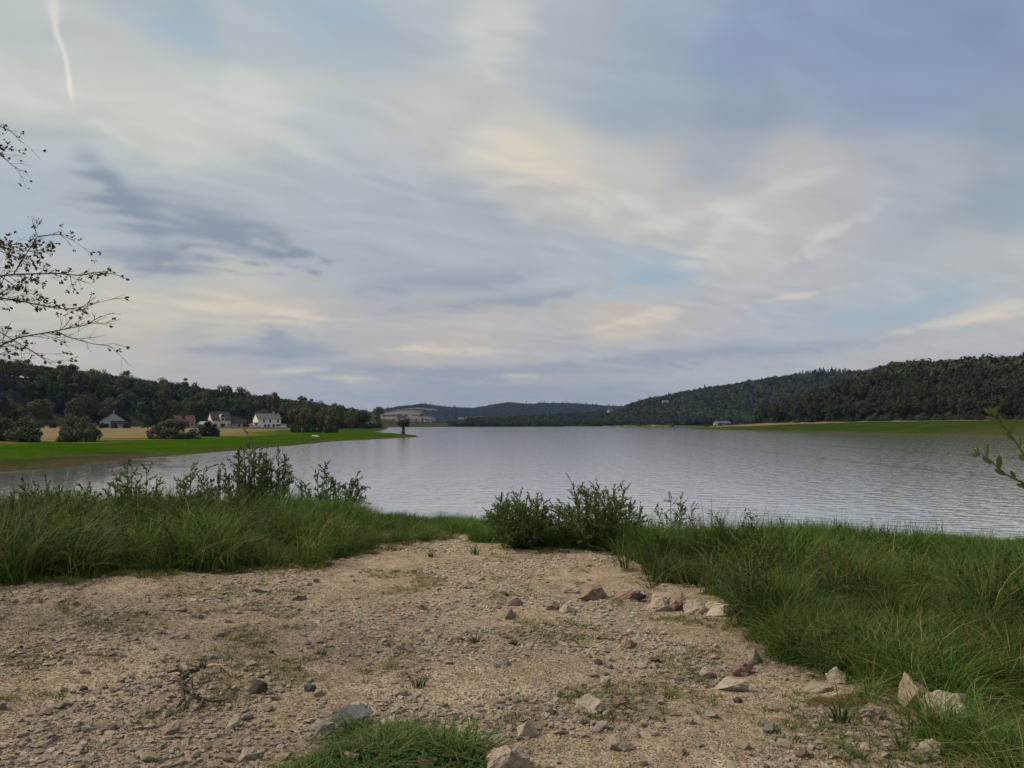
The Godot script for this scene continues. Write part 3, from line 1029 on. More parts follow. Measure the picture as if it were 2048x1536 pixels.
func sow(called: String, label: String, meshes: Array, m: Material, region: Rect2, per_metre: float, keep: int, gain := 1.0) -> void:
	var t := thing(called, Vector3.ZERO)
	tag(t, label, "", "", "stuff")
	var places: Array = []
	var colors: Array = []
	for k in meshes.size():
		places.push_back([])
		colors.push_back([])
	for k in int(region.get_area() * per_metre):
		var x := region.position.x + rng.randf() * region.size.x
		var d := region.position.y + rng.randf() * region.size.y
		if absf(x) > d * 0.78 + 1.6:
			continue
		var h := grass_height(x, d)
		if h <= 0.0:
			continue
		var left := Geometry2D.is_point_in_polygon(Vector2(x, d), LEFT_GRASS)
		var patch := Geometry2D.is_point_in_polygon(Vector2(x, d), PATCH_GRASS)
		if (keep == 0) != (left and not patch) or (keep == 2) != patch or (keep == 3 and x < 0.0):
			continue
		var at := ground(x, d)
		if at.y < 0.02:
			continue
		var lush := bump_noise.get_noise_2d(x * 1.2 + 11.0, d * 1.2)
		if keep == 1 and d < 7.6 and rng.randf() < 0.15 - lush * 0.8:
			continue
		h *= gain * rnd(0.5, 1.2) * clampf(1.0 + lush * 1.4, 0.35, 1.25)
		var across := lerpf(h, 0.6, 0.35) if h > 0.2 else h * 1.25
		var b := Basis.from_euler(Vector3(rnd(-0.35, 0.35) + lush * 0.5, rnd(0, TAU), rnd(-0.35, 0.35))).scaled(Vector3(across, h, across))
		var s := rng.randi() % meshes.size()
		places[s].push_back(Transform3D(b, at - Vector3(0, 0.01, 0)))
		var tone := 1.0 + bump_noise.get_noise_2d(x * 0.35 - 50.0, d * 0.35) * 0.5
		colors[s].push_back(Color(tone * rnd(0.9, 1.1), tone, tone * rnd(0.85, 1.0)))
	for k in meshes.size():
		many("blades", meshes[k], m, places[k], colors[k], t)


func build_grass() -> void:
	var m := mat("grass blade", Color.WHITE, 0.7, true, 0.45)
	var tall: Array = []
	var fresh: Array = []
	var turf: Array = []
	for k in 4:
		tall.push_back(tuft_mesh(24, 0.016, 0.18, 1.0, grass_tones, 0.7))
		fresh.push_back(tuft_mesh(26, 0.018, 0.16, 0.45, fresh_tones))
		turf.push_back(tuft_mesh(22, 0.085, 0.5, 1.6, [Color(0.06, 0.12, 0.025), Color(0.08, 0.15, 0.03), Color(0.042, 0.088, 0.022), Color(0.15, 0.14, 0.05)], 0.75))
	sow("tall_grass", "dense tall dark grass covering the left bank of the shore", tall, m, Rect2(-22, 6, 21.5, 12), 42.0, 0)
	sow("lakeside_grass", "short bright grass along the water behind the bank", fresh, m, Rect2(-20, 16, 20, 8.5), 40.0, 0, 1.0)
	sow("tall_grass", "thick tall green grass on the right of the stony shore", tall, m, Rect2(-0.8, 3.0, 17, 12.5), 46.0, 1)
	sow("lakeside_grass", "lower bright green grass meeting the water on the right", fresh, m, Rect2(-0.8, 11.5, 19, 9.0), 44.0, 1)
	sow("grass_patch", "low tangled grass patch at the bottom edge of the gravel", turf, m, Rect2(-1.7, 2.6, 1.7, 2.3), 900.0, 2, 0.72)
	sow("tall_grass", "tangled dark grass filling the lower right corner", tall, m, Rect2(2.2, 2.6, 6.0, 5.4), 95.0, 3)
	# leafy weeds mixed into both banks
	var herb: Array = []
	for k in 3:
		var g := Geo.new()
		for s in 3:
			var lean := ball() * 0.25
			var top := Vector3(lean.x, rnd(0.7, 1.0), lean.z)
			g.tube([Vector3(lean.z * 0.3, 0, lean.x * 0.3), top * 0.5 + ball() * 0.03, top], [0.010, 0.007, 0.003], 4, Color(0.07, 0.085, 0.03))
			for l in 22:
				var f := lerpf(0.25, 1.0, l / 21.0)
				var a := rnd(0, TAU)
				var go := Vector3(cos(a), rnd(0.1, 0.7), sin(a)).normalized() * rnd(0.09, 0.16) * lerpf(1.2, 0.6, f)
				g.leaf(top * f + Vector3(lean.z, 0, lean.x) * 0.3 * (1.0 - f), go, go.cross(Vector3.UP).normalized() * rnd(0.03, 0.05), 0.25, [Color(0.045, 0.07, 0.02), Color(0.06, 0.085, 0.025), Color(0.075, 0.095, 0.03)][l % 3] * rnd(0.8, 1.2))
		herb.push_back(g.mesh())
	sow("leafy_weeds", "leafy weeds growing up through the left bank grass", herb, m, Rect2(-16, 7, 14, 10), 9.0, 0, 0.80)
	sow("leafy_weeds", "leafy weeds growing up through the grass on the right", herb, m, Rect2(1.5, 3.0, 9, 11), 10.0, 1, 0.8)
	# dead straw and seed heads
	var dry: Array = []
	for k in 3:
		dry.push_back(tuft_mesh(7, 0.012, 0.10, 0.8, [Color(0.30, 0.25, 0.12), Color(0.24, 0.21, 0.09), Color(0.36, 0.31, 0.17)], 0.6))
	sow("dry_grass", "dead straw-coloured stalks among the left bank grass", dry, m, Rect2(-16, 7, 14, 10), 3.0, 0, 1.08)
	sow("dry_grass", "dead straw-coloured stalks among the grass on the right", dry, m, Rect2(1.5, 2.8, 9, 12), 3.0, 1, 1.08)
	# taller blades standing over the right bank
	var spears: Array = []
	var tints: Array = []
	for k in 9:
		var at := ground(rnd(3.0, 3.9), rnd(11.0, 12.2))
		spears.push_back(Transform3D(Basis.from_euler(Vector3(0, rnd(0, TAU), 0)).scaled(Vector3(0.8, rnd(0.85, 1.05), 0.8)), at))
		tints.push_back(Color(0.9, 1.0, 0.9))
	for k in 60:
		var at := ground(rnd(2.5, 9.0), rnd(10.5, 15.0))
		spears.push_back(Transform3D(Basis.from_euler(Vector3(0, rnd(0, TAU), 0)).scaled(Vector3(0.5, rnd(0.6, 0.85), 0.5)), at))
		tints.push_back(Color(0.9, 1.0, 0.9))
	var o := many("reed_grass", tuft_mesh(12, 0.016, 0.14, 0.45, grass_tones, 0.3), m, spears, tints, self)
	tag(o, "taller spiky grass standing over the right bank against the water", "", "", "stuff")
	# weeds in the gravel
	var weed: Array = []
	for k in 3:
		weed.push_back(tuft_mesh(10, 0.10, 0.5, 1.2, [Color(0.12, 0.15, 0.035), Color(0.085, 0.125, 0.03), Color(0.16, 0.16, 0.05), Color(0.07, 0.10, 0.03)], 0.5))
	var places: Array = [[], [], []]
	var colors: Array = [[], [], []]
	for k in 36000:
		var d := 2.8 + pow(rng.randf(), 1.2) * 14.0
		var x := rnd(-0.74, 0.74) * d
		if not in_gravel(x, d):
			continue
		var n := bump_noise.get_noise_2d(x * 1.3 + 17.0, d * 1.3) + 0.48 * smoothstep(0.7, 2.0, x) * (1.0 - smoothstep(6.0, 8.0, d)) + 0.12 * smoothstep(-1.5, -3.2, x)
		if rng.randf() > (n - 0.10) * 3.4:
			continue
		var h := rnd(0.018, 0.055)
		var s := rng.randi() % 3
		places[s].push_back(Transform3D(Basis.from_euler(Vector3(0, rnd(0, TAU), 0)).scaled(Vector3(h * 1.2, h, h * 1.2)), ground(x, d)))
		colors[s].push_back(Color.WHITE * rnd(0.75, 1.2))
	# a fringe of yellowish weeds at the foot of the left bank
	for k in 6000:
		var d := rnd(8.5, 13.5)
		var x := rnd(-6.0, -1.8)
		if grass_height(x, d) > 0.0 or (grass_height(x - 0.15, d + 0.45) <= 0.0 and grass_height(x, d + 0.3) <= 0.0) or bump_noise.get_noise_2d(x * 1.6, d * 1.6) < 0.08:
			continue
		var h := rnd(0.03, 0.13)
		var s := rng.randi() % 3
		places[s].push_back(Transform3D(Basis.from_euler(Vector3(0, rnd(0, TAU), 0)).scaled(Vector3(h, h, h)), ground(x, d)))
		colors[s].push_back(Color(1.15, 1.1, 0.8))
	var w := thing("weeds", Vector3.ZERO)
	tag(w, "small yellowish weeds growing thinly among the gravel stones", "", "", "stuff")
	for k in 3:
		many("sprouts", weed[k], m, places[k], colors[k], w)
	# single tufts standing in the open gravel
	var spots := [[-0.66, 5.52, 0.15, "dark grass tuft on the gravel above the slate slab"], [-0.62, 13.0, 0.22, "spiky grass clump in the gravel before the gap to the water"], [-1.28, 12.3, 0.16, "small spiky grass tuft left of the clump before the gap"],
		[-1.55, 6.4, 0.10, "bright little grass tuft on the open gravel behind the branch"], [-0.32, 6.85, 0.12, "thin upright grass sprig in the middle of the gravel"], [0.03, 6.8, 0.09, "low spreading green sprig in the middle of the gravel"],
		[-0.95, 8.3, 0.10, "small dull tuft on the gravel left of the mauve stones"], [-1.05, 6.7, 0.09, "faint tuft beside a rosy stone on smooth gravel"], [2.05, 4.9, 0.22, "grass tuft left of the tan faceted rock"], [2.2, 4.45, 0.12, "yellow-green weed clump at the lower right edge"],
		[1.9, 4.3, 0.10, "leafy weed clump low on the right of the gravel"], [-2.08, 5.0, 0.08, "green sprig under the fork of the fallen branch"]]
	var tf := tuft_mesh(22, 0.06, 0.25, 0.9, [Color(0.05, 0.09, 0.02), Color(0.07, 0.11, 0.025), Color(0.04, 0.07, 0.02)], 0.4)
	for s in spots:
		var o2 := solo("grass_tuft", tf, m, ground(s[0], s[1]))
		o2.scale = Vector3(s[2] * 1.3, s[2], s[2] * 1.3)
		o2.rotation.y = rnd(0, TAU)
		tag(o2, s[3], "grass tuft", "single grass tufts on the gravel")


# ------------------------------------------------------------------ shrubs near by
func bush(called: String, label: String, x: float, d: float, tall: float, wide: float, stems: int, twigs: int, leaves: int, leaf_len: float, leaf_wide: float, tones: Array, bare := 0.15) -> void:
	var at := ground(x, d)
	var t := thing(called, at)
	var wood := Geo.new()
	var green := Geo.new()
	for k in stems:
		var a := TAU * (k + rng.randf()) / stems
		var reach := sqrt(rng.randf())
		var out := Vector3(cos(a), 0, sin(a))
		var h := tall * rnd(0.62, 1.0) * sqrt(1.0 - 0.72 * reach * reach)
		var base := out * rnd(0.0, 0.12) * wide
		var tip := out * (wide * 0.5 * reach) + Vector3.UP * h + ball() * 0.05
		var bend := out * wide * 0.12 * reach
		var pts := []
		var rad := []
		for s in 6:
			var f := s / 5.0
			pts.push_back(base.lerp(tip, f) + bend * sin(f * PI) + ball() * 0.012 * tall)
			rad.push_back(lerpf(0.012, 0.003, f) * maxf(tall, 0.7))
		wood.tube(pts, rad, 5, Color(0.10, 0.085, 0.05))
		for w in twigs:
			var f := lerpf(bare, 1.0, (w + rng.randf()) / twigs)
			var seg := minf(f * 5.0, 4.99)
			var from: Vector3 = (pts[int(seg)] as Vector3).lerp(pts[int(seg) + 1], seg - int(seg))
			var dir := (ball() * 1.25 + (tip - base).normalized() * 0.7 + Vector3.UP * 0.2).normalized()
			var length := rnd(0.12, 0.30) * lerpf(1.0, 0.7, f) * clampf(tall, 0.6, 1.3)
			var to := from + dir * length
			wood.tube([from, (from + to) * 0.5 + ball() * 0.01, to], [0.0035, 0.0028, 0.0016], 3, Color(0.10, 0.10, 0.045))
			for l in leaves:
				var q := (l + rng.randf()) / leaves
				var along_ := (dir * 0.8 + ball() * 0.8 + Vector3.UP * 0.15).normalized() * leaf_len * rnd(0.65, 1.15)
				var across := along_.cross(ball()).normalized() * leaf_wide * rnd(0.8, 1.2)
				var col: Color = tones[rng.randi() % tones.size()]
				green.leaf(from.lerp(to, q), along_, across, rnd(0.05, 0.25), col * rnd(0.75, 1.2))
	part("stem", wood.mesh(), mat("shrub wood", Color.WHITE, 0.9, true), t)
	part("foliage", green.mesh(), mat("shrub leaf", Color.WHITE, 0.6, true, 0.5), t)
	tag(t, label, "shrub", "willow shrubs along the near shore")


func build_bushes() -> void:
	var willow := [Color(0.080, 0.145, 0.034), Color(0.105, 0.175, 0.042), Color(0.064, 0.118, 0.030), Color(0.130, 0.185, 0.060)]
	var dull := [Color(0.075, 0.125, 0.036), Color(0.096, 0.145, 0.045), Color(0.060, 0.098, 0.032)]
	bush("willow_bush", "dense rounded willow bush left of the pair beside the gap", 0.12, 13.75, 1.02, 1.35, 40, 17, 15, 0.062, 0.021, willow, 0.03)
	bush("willow_bush", "taller pointed willow bush right of the pair above the gravel", 1.50, 13.75, 1.22, 1.65, 48, 17, 15, 0.062, 0.021, willow, 0.03)
	bush("willow_bush", "thin airy willow sapling between the pointed bush and tall grass", 3.25, 15.4, 1.06, 0.75, 8, 9, 10, 0.06, 0.02, dull, 0.30)
	bush("willow_bush", "spreading open willow bush standing alone right of the left bank", -4.45, 19.2, 1.35, 1.65, 18, 12, 14, 0.085, 0.032, dull, 0.2)
	bush("willow_bush", "tallest upright bush behind the grass of the left bank", -5.75, 17.6, 1.95, 1.65, 30, 13, 14, 0.085, 0.03, dull, 0.25)
	bush("willow_bush", "leafy yellow-green bush rising out of the left bank grass", -6.0, 15.2, 1.50, 1.5, 20, 11, 11, 0.08, 0.03, willow, 0.25)
	bush("willow_bush", "narrow leafy stems rising out of the grass further left", -7.15, 14.6, 1.45, 1.15, 13, 11, 11, 0.08, 0.03, willow, 0.25)
	bush("willow_bush", "low leafy bush at the left end of the bank grass", -8.6, 14.8, 1.12, 2.0, 20, 10, 10, 0.075, 0.028, dull, 0.25)
	bush("willow_bush", "small leafy shoot poking from the bank grass left of the narrow stems", -7.9, 13.6, 1.15, 0.7, 8, 9, 10, 0.07, 0.026, willow, 0.3)


# a leafy twig laid along given points, with finer twigs and clustered leaves
func spray(wood: Geo, green: Geo, pts: Array, thick: float, every: float, twig: float, leafy: float, leaf_len: float, leaf_wide: float, tones: Array) -> void:
	var rad := []
	for k in pts.size():
		rad.push_back(thick * lerpf(1.0, 0.3, float(k) / (pts.size() - 1)))
	wood.tube(pts, rad, 5, Color(0.085, 0.07, 0.055))
	for k in pts.size() - 1:
		var a: Vector3 = pts[k]
		var b: Vector3 = pts[k + 1]
		var dir := (b - a).normalized()
		var steps := maxi(1, int(a.distance_to(b) / every))
		for s in steps:
			var from := a.lerp(b, (s + rng.randf()) / steps)
			var go := (dir + ball() * 0.95).normalized()
			var length := twig * rnd(0.35, 1.0)
			var p1 := from + go * length * 0.5 + ball() * length * 0.12
			var p2 := p1 + (go + ball() * 0.5).normalized() * length * 0.5
			wood.tube([from, p1, p2], [thick * 0.35, thick * 0.25, thick * 0.14], 3, Color(0.085, 0.07, 0.055))
			for f in 2:
				var q := p1 + (go + ball() * 1.1).normalized() * length * rnd(0.25, 0.5)
				wood.tube([p1, q], [thick * 0.2, thick * 0.12], 3, Color(0.085, 0.07, 0.055))
				if rng.randf() < leafy:
					cluster(green, q, (q - p1).normalized(), leaf_len, leaf_wide, tones)
			if rng.randf() < leafy:
				cluster(green, p2, (p2 - p1).normalized(), leaf_len, leaf_wide, tones)
			if rng.randf() < leafy * 0.6:
				cluster(green, p1, go, leaf_len, leaf_wide, tones)


func cluster(green: Geo, at: Vector3, dir: Vector3, leaf_len: float, leaf_wide: float, tones: Array) -> void:
	for l in 2 + rng.randi() % 4:
		var a := (dir + ball() * 1.1).normalized() * leaf_len * rnd(0.6, 1.15)
		green.leaf(at + ball() * 0.015, a, a.cross(ball()).normalized() * leaf_wide, rnd(0.1, 0.3), (tones[rng.randi() % tones.size()] as Color) * rnd(0.7, 1.2))


func build_overhanging_tree() -> void:
	var t := thing("oak_tree", Vector3.ZERO)
	var wood := Geo.new()
	var limbs := Geo.new()
	var green := Geo.new()
	var foot := ground(-9.6, 8.6)
	limbs.tube([foot - Vector3(0, 0.2, 0), foot + Vector3(0.1, 1.5, 0.1), foot + Vector3(0.25, 3.2, 0.2), foot + Vector3(0.2, 5.2, 0.1), foot + Vector3(-0.2, 7.5, 0)], [0.42, 0.30, 0.25, 0.18, 0.08], 10, Color.WHITE)
	var tones := [Color(0.055, 0.06, 0.024), Color(0.075, 0.075, 0.028), Color(0.04, 0.048, 0.02), Color(0.11, 0.075, 0.03), Color(0.09, 0.055, 0.025)]
	var runs := [
		[[-5.6, 4.2, -7.1], [-4.97, 4.32, -7.0], [-4.57, 4.37, -7.0], [-4.12, 4.36, -6.9], [-3.91, 4.34, -6.9], [-3.72, 4.35, -6.8], [-3.57, 4.34, -6.8]],
		[[-4.57, 4.37, -7.0], [-4.46, 4.56, -7.0], [-4.36, 4.72, -7.0], [-4.41, 4.85, -7.0]],
		[[-4.36, 4.72, -7.0], [-4.31, 4.76, -7.1], [-4.28, 4.79, -7.2], [-4.13, 4.73, -7.2]],
		[[-5.8, 4.1, -7.5], [-5.25, 4.25, -7.4], [-4.96, 4.22, -7.4], [-4.78, 4.19, -7.4], [-4.46, 4.13, -7.4], [-4.33, 4.11, -7.4], [-4.12, 4.13, -7.4], [-4.02, 4.17, -7.4]],
		[[-5.2, 3.42, -6.7], [-4.66, 3.57, -6.6], [-4.41, 3.67, -6.6], [-4.26, 3.74, -6.6], [-4.10, 3.77, -6.6], [-3.93, 3.80, -6.6], [-3.68, 3.85, -6.6], [-3.54, 3.93, -6.6]],
		[[-3.93, 3.80, -6.6], [-3.77, 3.74, -6.5], [-3.51, 3.67, -6.4], [-3.35, 3.65, -6.4]],
		[[-4.9, 3.95, -6.3], [-4.31, 3.84, -6.2], [-4.0, 3.66, -6.2], [-3.86, 3.58, -6.2], [-3.72, 3.48, -6.2]],
		[[-6.2, 6.1, -7.7], [-5.56, 6.11, -7.6], [-5.15, 5.99, -7.6], [-5.02, 5.93, -7.6], [-4.93, 5.82, -7.6]],
		[[-6.2, 5.95, -7.7], [-5.55, 5.9, -7.6], [-5.14, 5.7, -7.6], [-5.01, 5.59, -7.6], [-4.9, 5.53, -7.6]],
		[[-6.2, 5.9, -7.7], [-5.42, 5.81, -7.5], [-5.08, 5.76, -7.5], [-4.93, 5.71, -7.5]],
		[[-5.9, 4.75, -7.3], [-5.22, 4.79, -7.2], [-4.84, 4.70, -7.2], [-4.63, 4.69, -7.2]],
	]
	for k in runs.size():
		var pts := []
		for p in runs[k]:
			pts.push_back(Vector3(p[0], p[1], p[2]))
		var low: bool = k == 4 or k == 5 or k == 6
		var leafy := 0.16 if low else (0.5 if k in [0, 3, 10] else 0.4)
		spray(wood, green, pts, 0.010 if k in [0, 3, 4] else 0.006, 0.050, 0.27, leafy, 0.036, 0.022, tones)
		if k in [0, 3, 4, 10]:   # thicker growth near the edge of the view and beyond
			for s in 9:
				var a: Vector3 = (pts[0] as Vector3).lerp(pts[2], rng.randf())
				var b := a + Vector3(rnd(0.1, 0.5), rnd(-0.25, 0.3), rnd(-0.3, 0.3))
				spray(wood, green, [a, (a + b) * 0.5 + ball() * 0.04, b], 0.005, 0.05, 0.24, 0.25 if low else 0.7, 0.036, 0.022, tones)
		if k in [0, 3, 4, 6, 7, 8, 9, 10]:
			var up: float = pts[0].y - 1.9 if k > 6 and k < 10 else pts[0].y - 1.0
			limbs.tube([foot + Vector3(0.2, clampf(up - foot.y, 1.5, 5.0), 0.15), foot.lerp(pts[0], 0.55) + Vector3(0, (pts[0].y - foot.y) * 0.40, 0), pts[0]], [0.09, 0.05, 0.012], 7, Color.WHITE)
	part("trunk", limbs.mesh(), stone_material("oak bark", Color(0.13, 0.11, 0.085)), t)
	part("twigs", wood.mesh(), mat("twig", Color.WHITE, 0.9, true), t)
	part("leaves", green.mesh(), mat("oak leaf", Color.WHITE, 0.6, true, 0.35), t)
	tag(t, "half bare tree reaching thin leafy branches into the sky at the left edge", "tree")

	var w := thing("willow_shrub", Vector3.ZERO)
	var wd := Geo.new()
	var gr := Geo.new()
	var base := ground(2.35, 2.5)
	for run in [[[1.81, 2.77, -2.6], [1.72, 2.90, -2.6], [1.69, 2.95, -2.6], [1.66, 2.99, -2.6], [1.63, 3.02, -2.6], [1.62, 3.035, -2.6]], [[1.80, 2.70, -2.5], [1.65, 2.81, -2.5], [1.59, 2.84, -2.5], [1.55, 2.88, -2.5], [1.51, 2.91, -2.5]], [[2.1, 2.9, -2.7], [2.0, 3.1, -2.7], [1.98, 3.2, -2.75]]]:
		var pts := [base, Vector3(2.2, 2.1, -2.5)]
		for p in run:
			pts.push_back(Vector3(p[0], p[1], p[2]))
		var rad := []
		for k in pts.size():
			rad.push_back(lerpf(0.006, 0.0012, float(k) / (pts.size() - 1)))
		wd.tube(pts, rad, 6, Color(0.12, 0.115, 0.05))
		for k in range(2, pts.size()):
			var a: Vector3 = pts[k - 1]
			var b: Vector3 = pts[k]
			var dir := (b - a).normalized()
			for l in 2:
				var side := dir.cross(Vector3(0, 0.25, 1)).normalized() * (1.0 if l == 0 else -1.0)
				var go := (dir * rnd(0.4, 0.9) + side * rnd(0.4, 0.9) + Vector3.UP * 0.35 + ball() * 0.25).normalized() * rnd(0.034, 0.052)
				var col: Color = [Color(0.09, 0.14, 0.035), Color(0.12, 0.16, 0.045), Color(0.07, 0.11, 0.03)][rng.randi() % 3]
				var from := a.lerp(b, 0.35 + 0.5 * l)
				var across := (go.cross(Vector3(0, 0.2, 1)).normalized() + ball() * 0.4) * 0.018
				var up := go.cross(across).normalized() * 0.002
				# a rounded leaf in two halves
				var m1 := from + go * 0.3
				var m2 := from + go * 0.7
				for s in [-1.0, 1.0]:
					gr.tri(from, m1 + across * 0.45 * s + up, m1, col)
					gr.quad(m1, m1 + across * 0.45 * s + up, m2 + across * 0.42 * s + up, m2, col)
					gr.tri(m2, m2 + across * 0.42 * s + up, from + go, col)
			if k == pts.size() - 1:
				for l in 3:
					gr.leaf(b - dir * 0.004, (dir + ball() * 0.5).normalized() * 0.03, ball().cross(dir).normalized() * 0.009, 0.2, Color(0.14, 0.15, 0.05))
	part("stem", wd.mesh(), mat("green twig", Color.WHITE, 0.8, true), w)
	part("leaves", gr.mesh(), mat("willow leaf", Color.WHITE, 0.5, true, 0.6), w)
	tag(w, "young willow twigs with oval leaves poking in at the right edge", "shrub")


# ------------------------------------------------------------------ trees seen from afar
func crown_mesh(kind: String) -> ArrayMesh:
	var g := Geo.new()
	if kind == "conifer":
		for k in 26:
			var f := k / 25.0
			var y := lerpf(1.2, 12.6, f)
			var r := lerpf(3.3, 0.3, pow(f, 0.85)) * rnd(0.8, 1.15)
			for s in 24:
				var a := rnd(0, TAU)
				var out := Vector3(cos(a), rnd(-0.55, -0.1), sin(a)).normalized()
				var from := Vector3(0, y + rnd(-0.2, 0.3), 0) + out * r * rnd(0.15, 0.55)
				g.leaf(from, out * r * rnd(0.35, 0.6), out.cross(ball()).normalized() * rnd(0.35, 0.6), 0.2, Color.WHITE * rnd(0.65, 1.2))
		return g.mesh()
	var blobs := []
	var spread := Vector3(4.7, 5.0, 4.7)
	var mid := Vector3(0, 6.6, 0)
	var n := 26
	var per := 70
	var size := 1.0
	if kind == "tall":
		spread = Vector3(3.0, 6.2, 3.0)
		mid = Vector3(0, 7.8, 0)
		n = 26
	elif kind == "loose":
		spread = Vector3(3.9, 5.4, 3.9)
		mid = Vector3(0, 7.8, 0)
		n = 18
		per = 55
	elif kind == "low":
		spread = Vector3(3.8, 2.7, 3.8)
		mid = Vector3(0, 2.3, 0)
		n = 34
		per = 90
		size = 0.66
	elif kind == "pollard":
		spread = Vector3(1.75, 1.30, 1.75)
		mid = Vector3(0, 2.65, 0)
		n = 22
		per = 60
		size = 0.36
	elif kind == "mound":
		spread = Vector3(3.4, 1.6, 2.6)
		mid = Vector3(0, 1.25, 0)
		n = 46
		per = 70
		size = 0.46
	for k in n:
		var p := ball()
		p = p.normalized() * pow(p.length(), 0.45)
		if kind == "mound" or kind == "low":
			# a dome that sits on the ground
			var a := rnd(0, TAU)
			var f := sqrt(rng.randf())
			p = Vector3(cos(a) * f, sqrt(maxf(1.05 - f * f, 0.0)) * (pow(rng.randf(), 0.5) if k % 3 else rnd(0.0, 0.25)) * 2.0 - 1.0, sin(a) * f)
		blobs.push_back([mid + p * spread * 0.72, rnd(0.26, 0.46) * minf(spread.x, spread.y), rnd(0.78, 1.18)])
	for b in blobs:
		for k in per:
			var out := ball().normalized()
			if out.y < -0.5 and rng.randf() < 0.6:
				continue
			var at: Vector3 = b[0] + out * b[1] * pow(rng.randf(), 0.3)
			if at.y < 0.05 and kind in ["mound", "low"]:
				at.y = rnd(0.02, 0.35)
			var face := (out + ball() * 0.8 + Vector3.UP * 0.2).normalized()
			var along_ := face.cross(ball()).normalized() * size * rnd(0.45, 0.85)
			g.leaf(at - along_ * 0.5, along_, face.cross(along_).normalized() * size * rnd(0.4, 0.7), rnd(0.0, 0.35), Color.WHITE * (b[2] as float) * rnd(0.7, 1.25))
	return g.mesh()


func trunk_mesh(kind: String) -> ArrayMesh:
	var g := Geo.new()
	var col := Color(0.07, 0.06, 0.045)
	if kind == "conifer":
		g.tube([Vector3(0, -0.4, 0), Vector3(0, 6, 0), Vector3(0, 12.8, 0)], [0.25, 0.15, 0.03], 6, col)
	elif kind == "pollard":
		g.tube([Vector3(0, -0.3, 0), Vector3(0.05, 0.5, 0), Vector3(-0.03, 1.2, 0), Vector3(0.0, 1.9, 0)], [0.62, 0.46, 0.34, 0.36], 9, col)
		for k in 9:
			var o := ball()
			o.y = absf(o.y) + 0.3
			g.tube([Vector3(0, 1.8, 0), Vector3(0, 1.8, 0) + o.normalized() * 1.5], [0.09, 0.03], 5, col)
	elif kind == "low" or kind == "mound":
		for k in 5:
			var a := rnd(0, TAU)
			g.tube([Vector3(0, -0.2, 0), Vector3(cos(a) * 0.6, 1.0, sin(a) * 0.6), Vector3(cos(a) * 1.3, 2.0, sin(a) * 1.3)], [0.14, 0.09, 0.04], 5, col)
	else:
		var h := 6.5 if kind == "broad" else 8.0
		g.tube([Vector3(0, -0.5, 0), Vector3(0.1, 2.5, 0.05), Vector3(-0.1, h * 0.7, 0.1), Vector3(0.1, h + 2.5, 0)], [0.34, 0.25, 0.18, 0.05], 7, col)
		for k in 7:
			var a := rnd(0, TAU)
			var y := rnd(2.6, h)
			var o := Vector3(cos(a), rnd(0.5, 1.1), sin(a)).normalized() * rnd(2.2, 3.6)
			g.tube([Vector3(0, y, 0), Vector3(0, y, 0) + o * 0.5 + Vector3(0, -0.15, 0), Vector3(0, y, 0) + o], [0.11, 0.08, 0.03], 5, col)
	return g.mesh()


var tree_kinds := {}
var leaf_tones := {
	"dark green": Color(0.066, 0.083, 0.034), "olive green": Color(0.125, 0.122, 0.050), "mid green": Color(0.085, 0.130, 0.042), "blackish green": Color(0.046, 0.054, 0.034),
	"deep green": Color(0.041, 0.050, 0.023), "rusty brown": Color(0.120, 0.065, 0.032), "dim green": Color(0.048, 0.055, 0.025), "olive grey": Color(0.125, 0.128, 0.078), "bluish green": Color(0.070, 0.100, 0.062), "grey-green": Color(0.100, 0.130, 0.072), "brownish green": Color(0.110, 0.102, 0.055)}


func make_tree(called: String, kind: String, tone: String, at: Vector3, scale_: Vector3, label: String, group := "", category := "tree") -> Node3D:
	if not tree_kinds.has(kind):
		var list := []
		for k in (1 if kind in ["pollard"] else 3):
			list.push_back([trunk_mesh(kind), crown_mesh(kind)])
		tree_kinds[kind] = list
	var pick: Array = tree_kinds[kind][rng.randi() % tree_kinds[kind].size()]
	var t := thing(called, at, rnd(0, TAU))
	t.scale = scale_
	part("trunk", pick[0], mat("far bark", Color.WHITE, 0.95, true), t)
	part("crown", pick[1], mat("crown " + tone, leaf_tones[tone], 0.85, true, 0.15), t)
	tag(t, label, category, group)
	return t


var tens := ["", "", "twenty", "thirty", "forty", "fifty", "sixty"]
var firsts := ["", "first", "second", "third", "fourth", "fifth", "sixth", "seventh", "eighth", "ninth", "tenth", "eleventh", "twelfth", "thirteenth", "fourteenth", "fifteenth", "sixteenth", "seventeenth", "eighteenth", "nineteenth"]


func ordinal(k: int) -> String:
	if k < 20:
		return firsts[k]
	if k % 10 == 0:
		return tens[k / 10].trim_suffix("y") + "ieth"
	return "%s-%s" % [tens[k / 10], firsts[k % 10]]


var shapes := {"broad": "round broadleaf", "tall": "tall narrow", "loose": "ragged thin-crowned", "conifer": "pointed conifer", "low": "low bushy"}


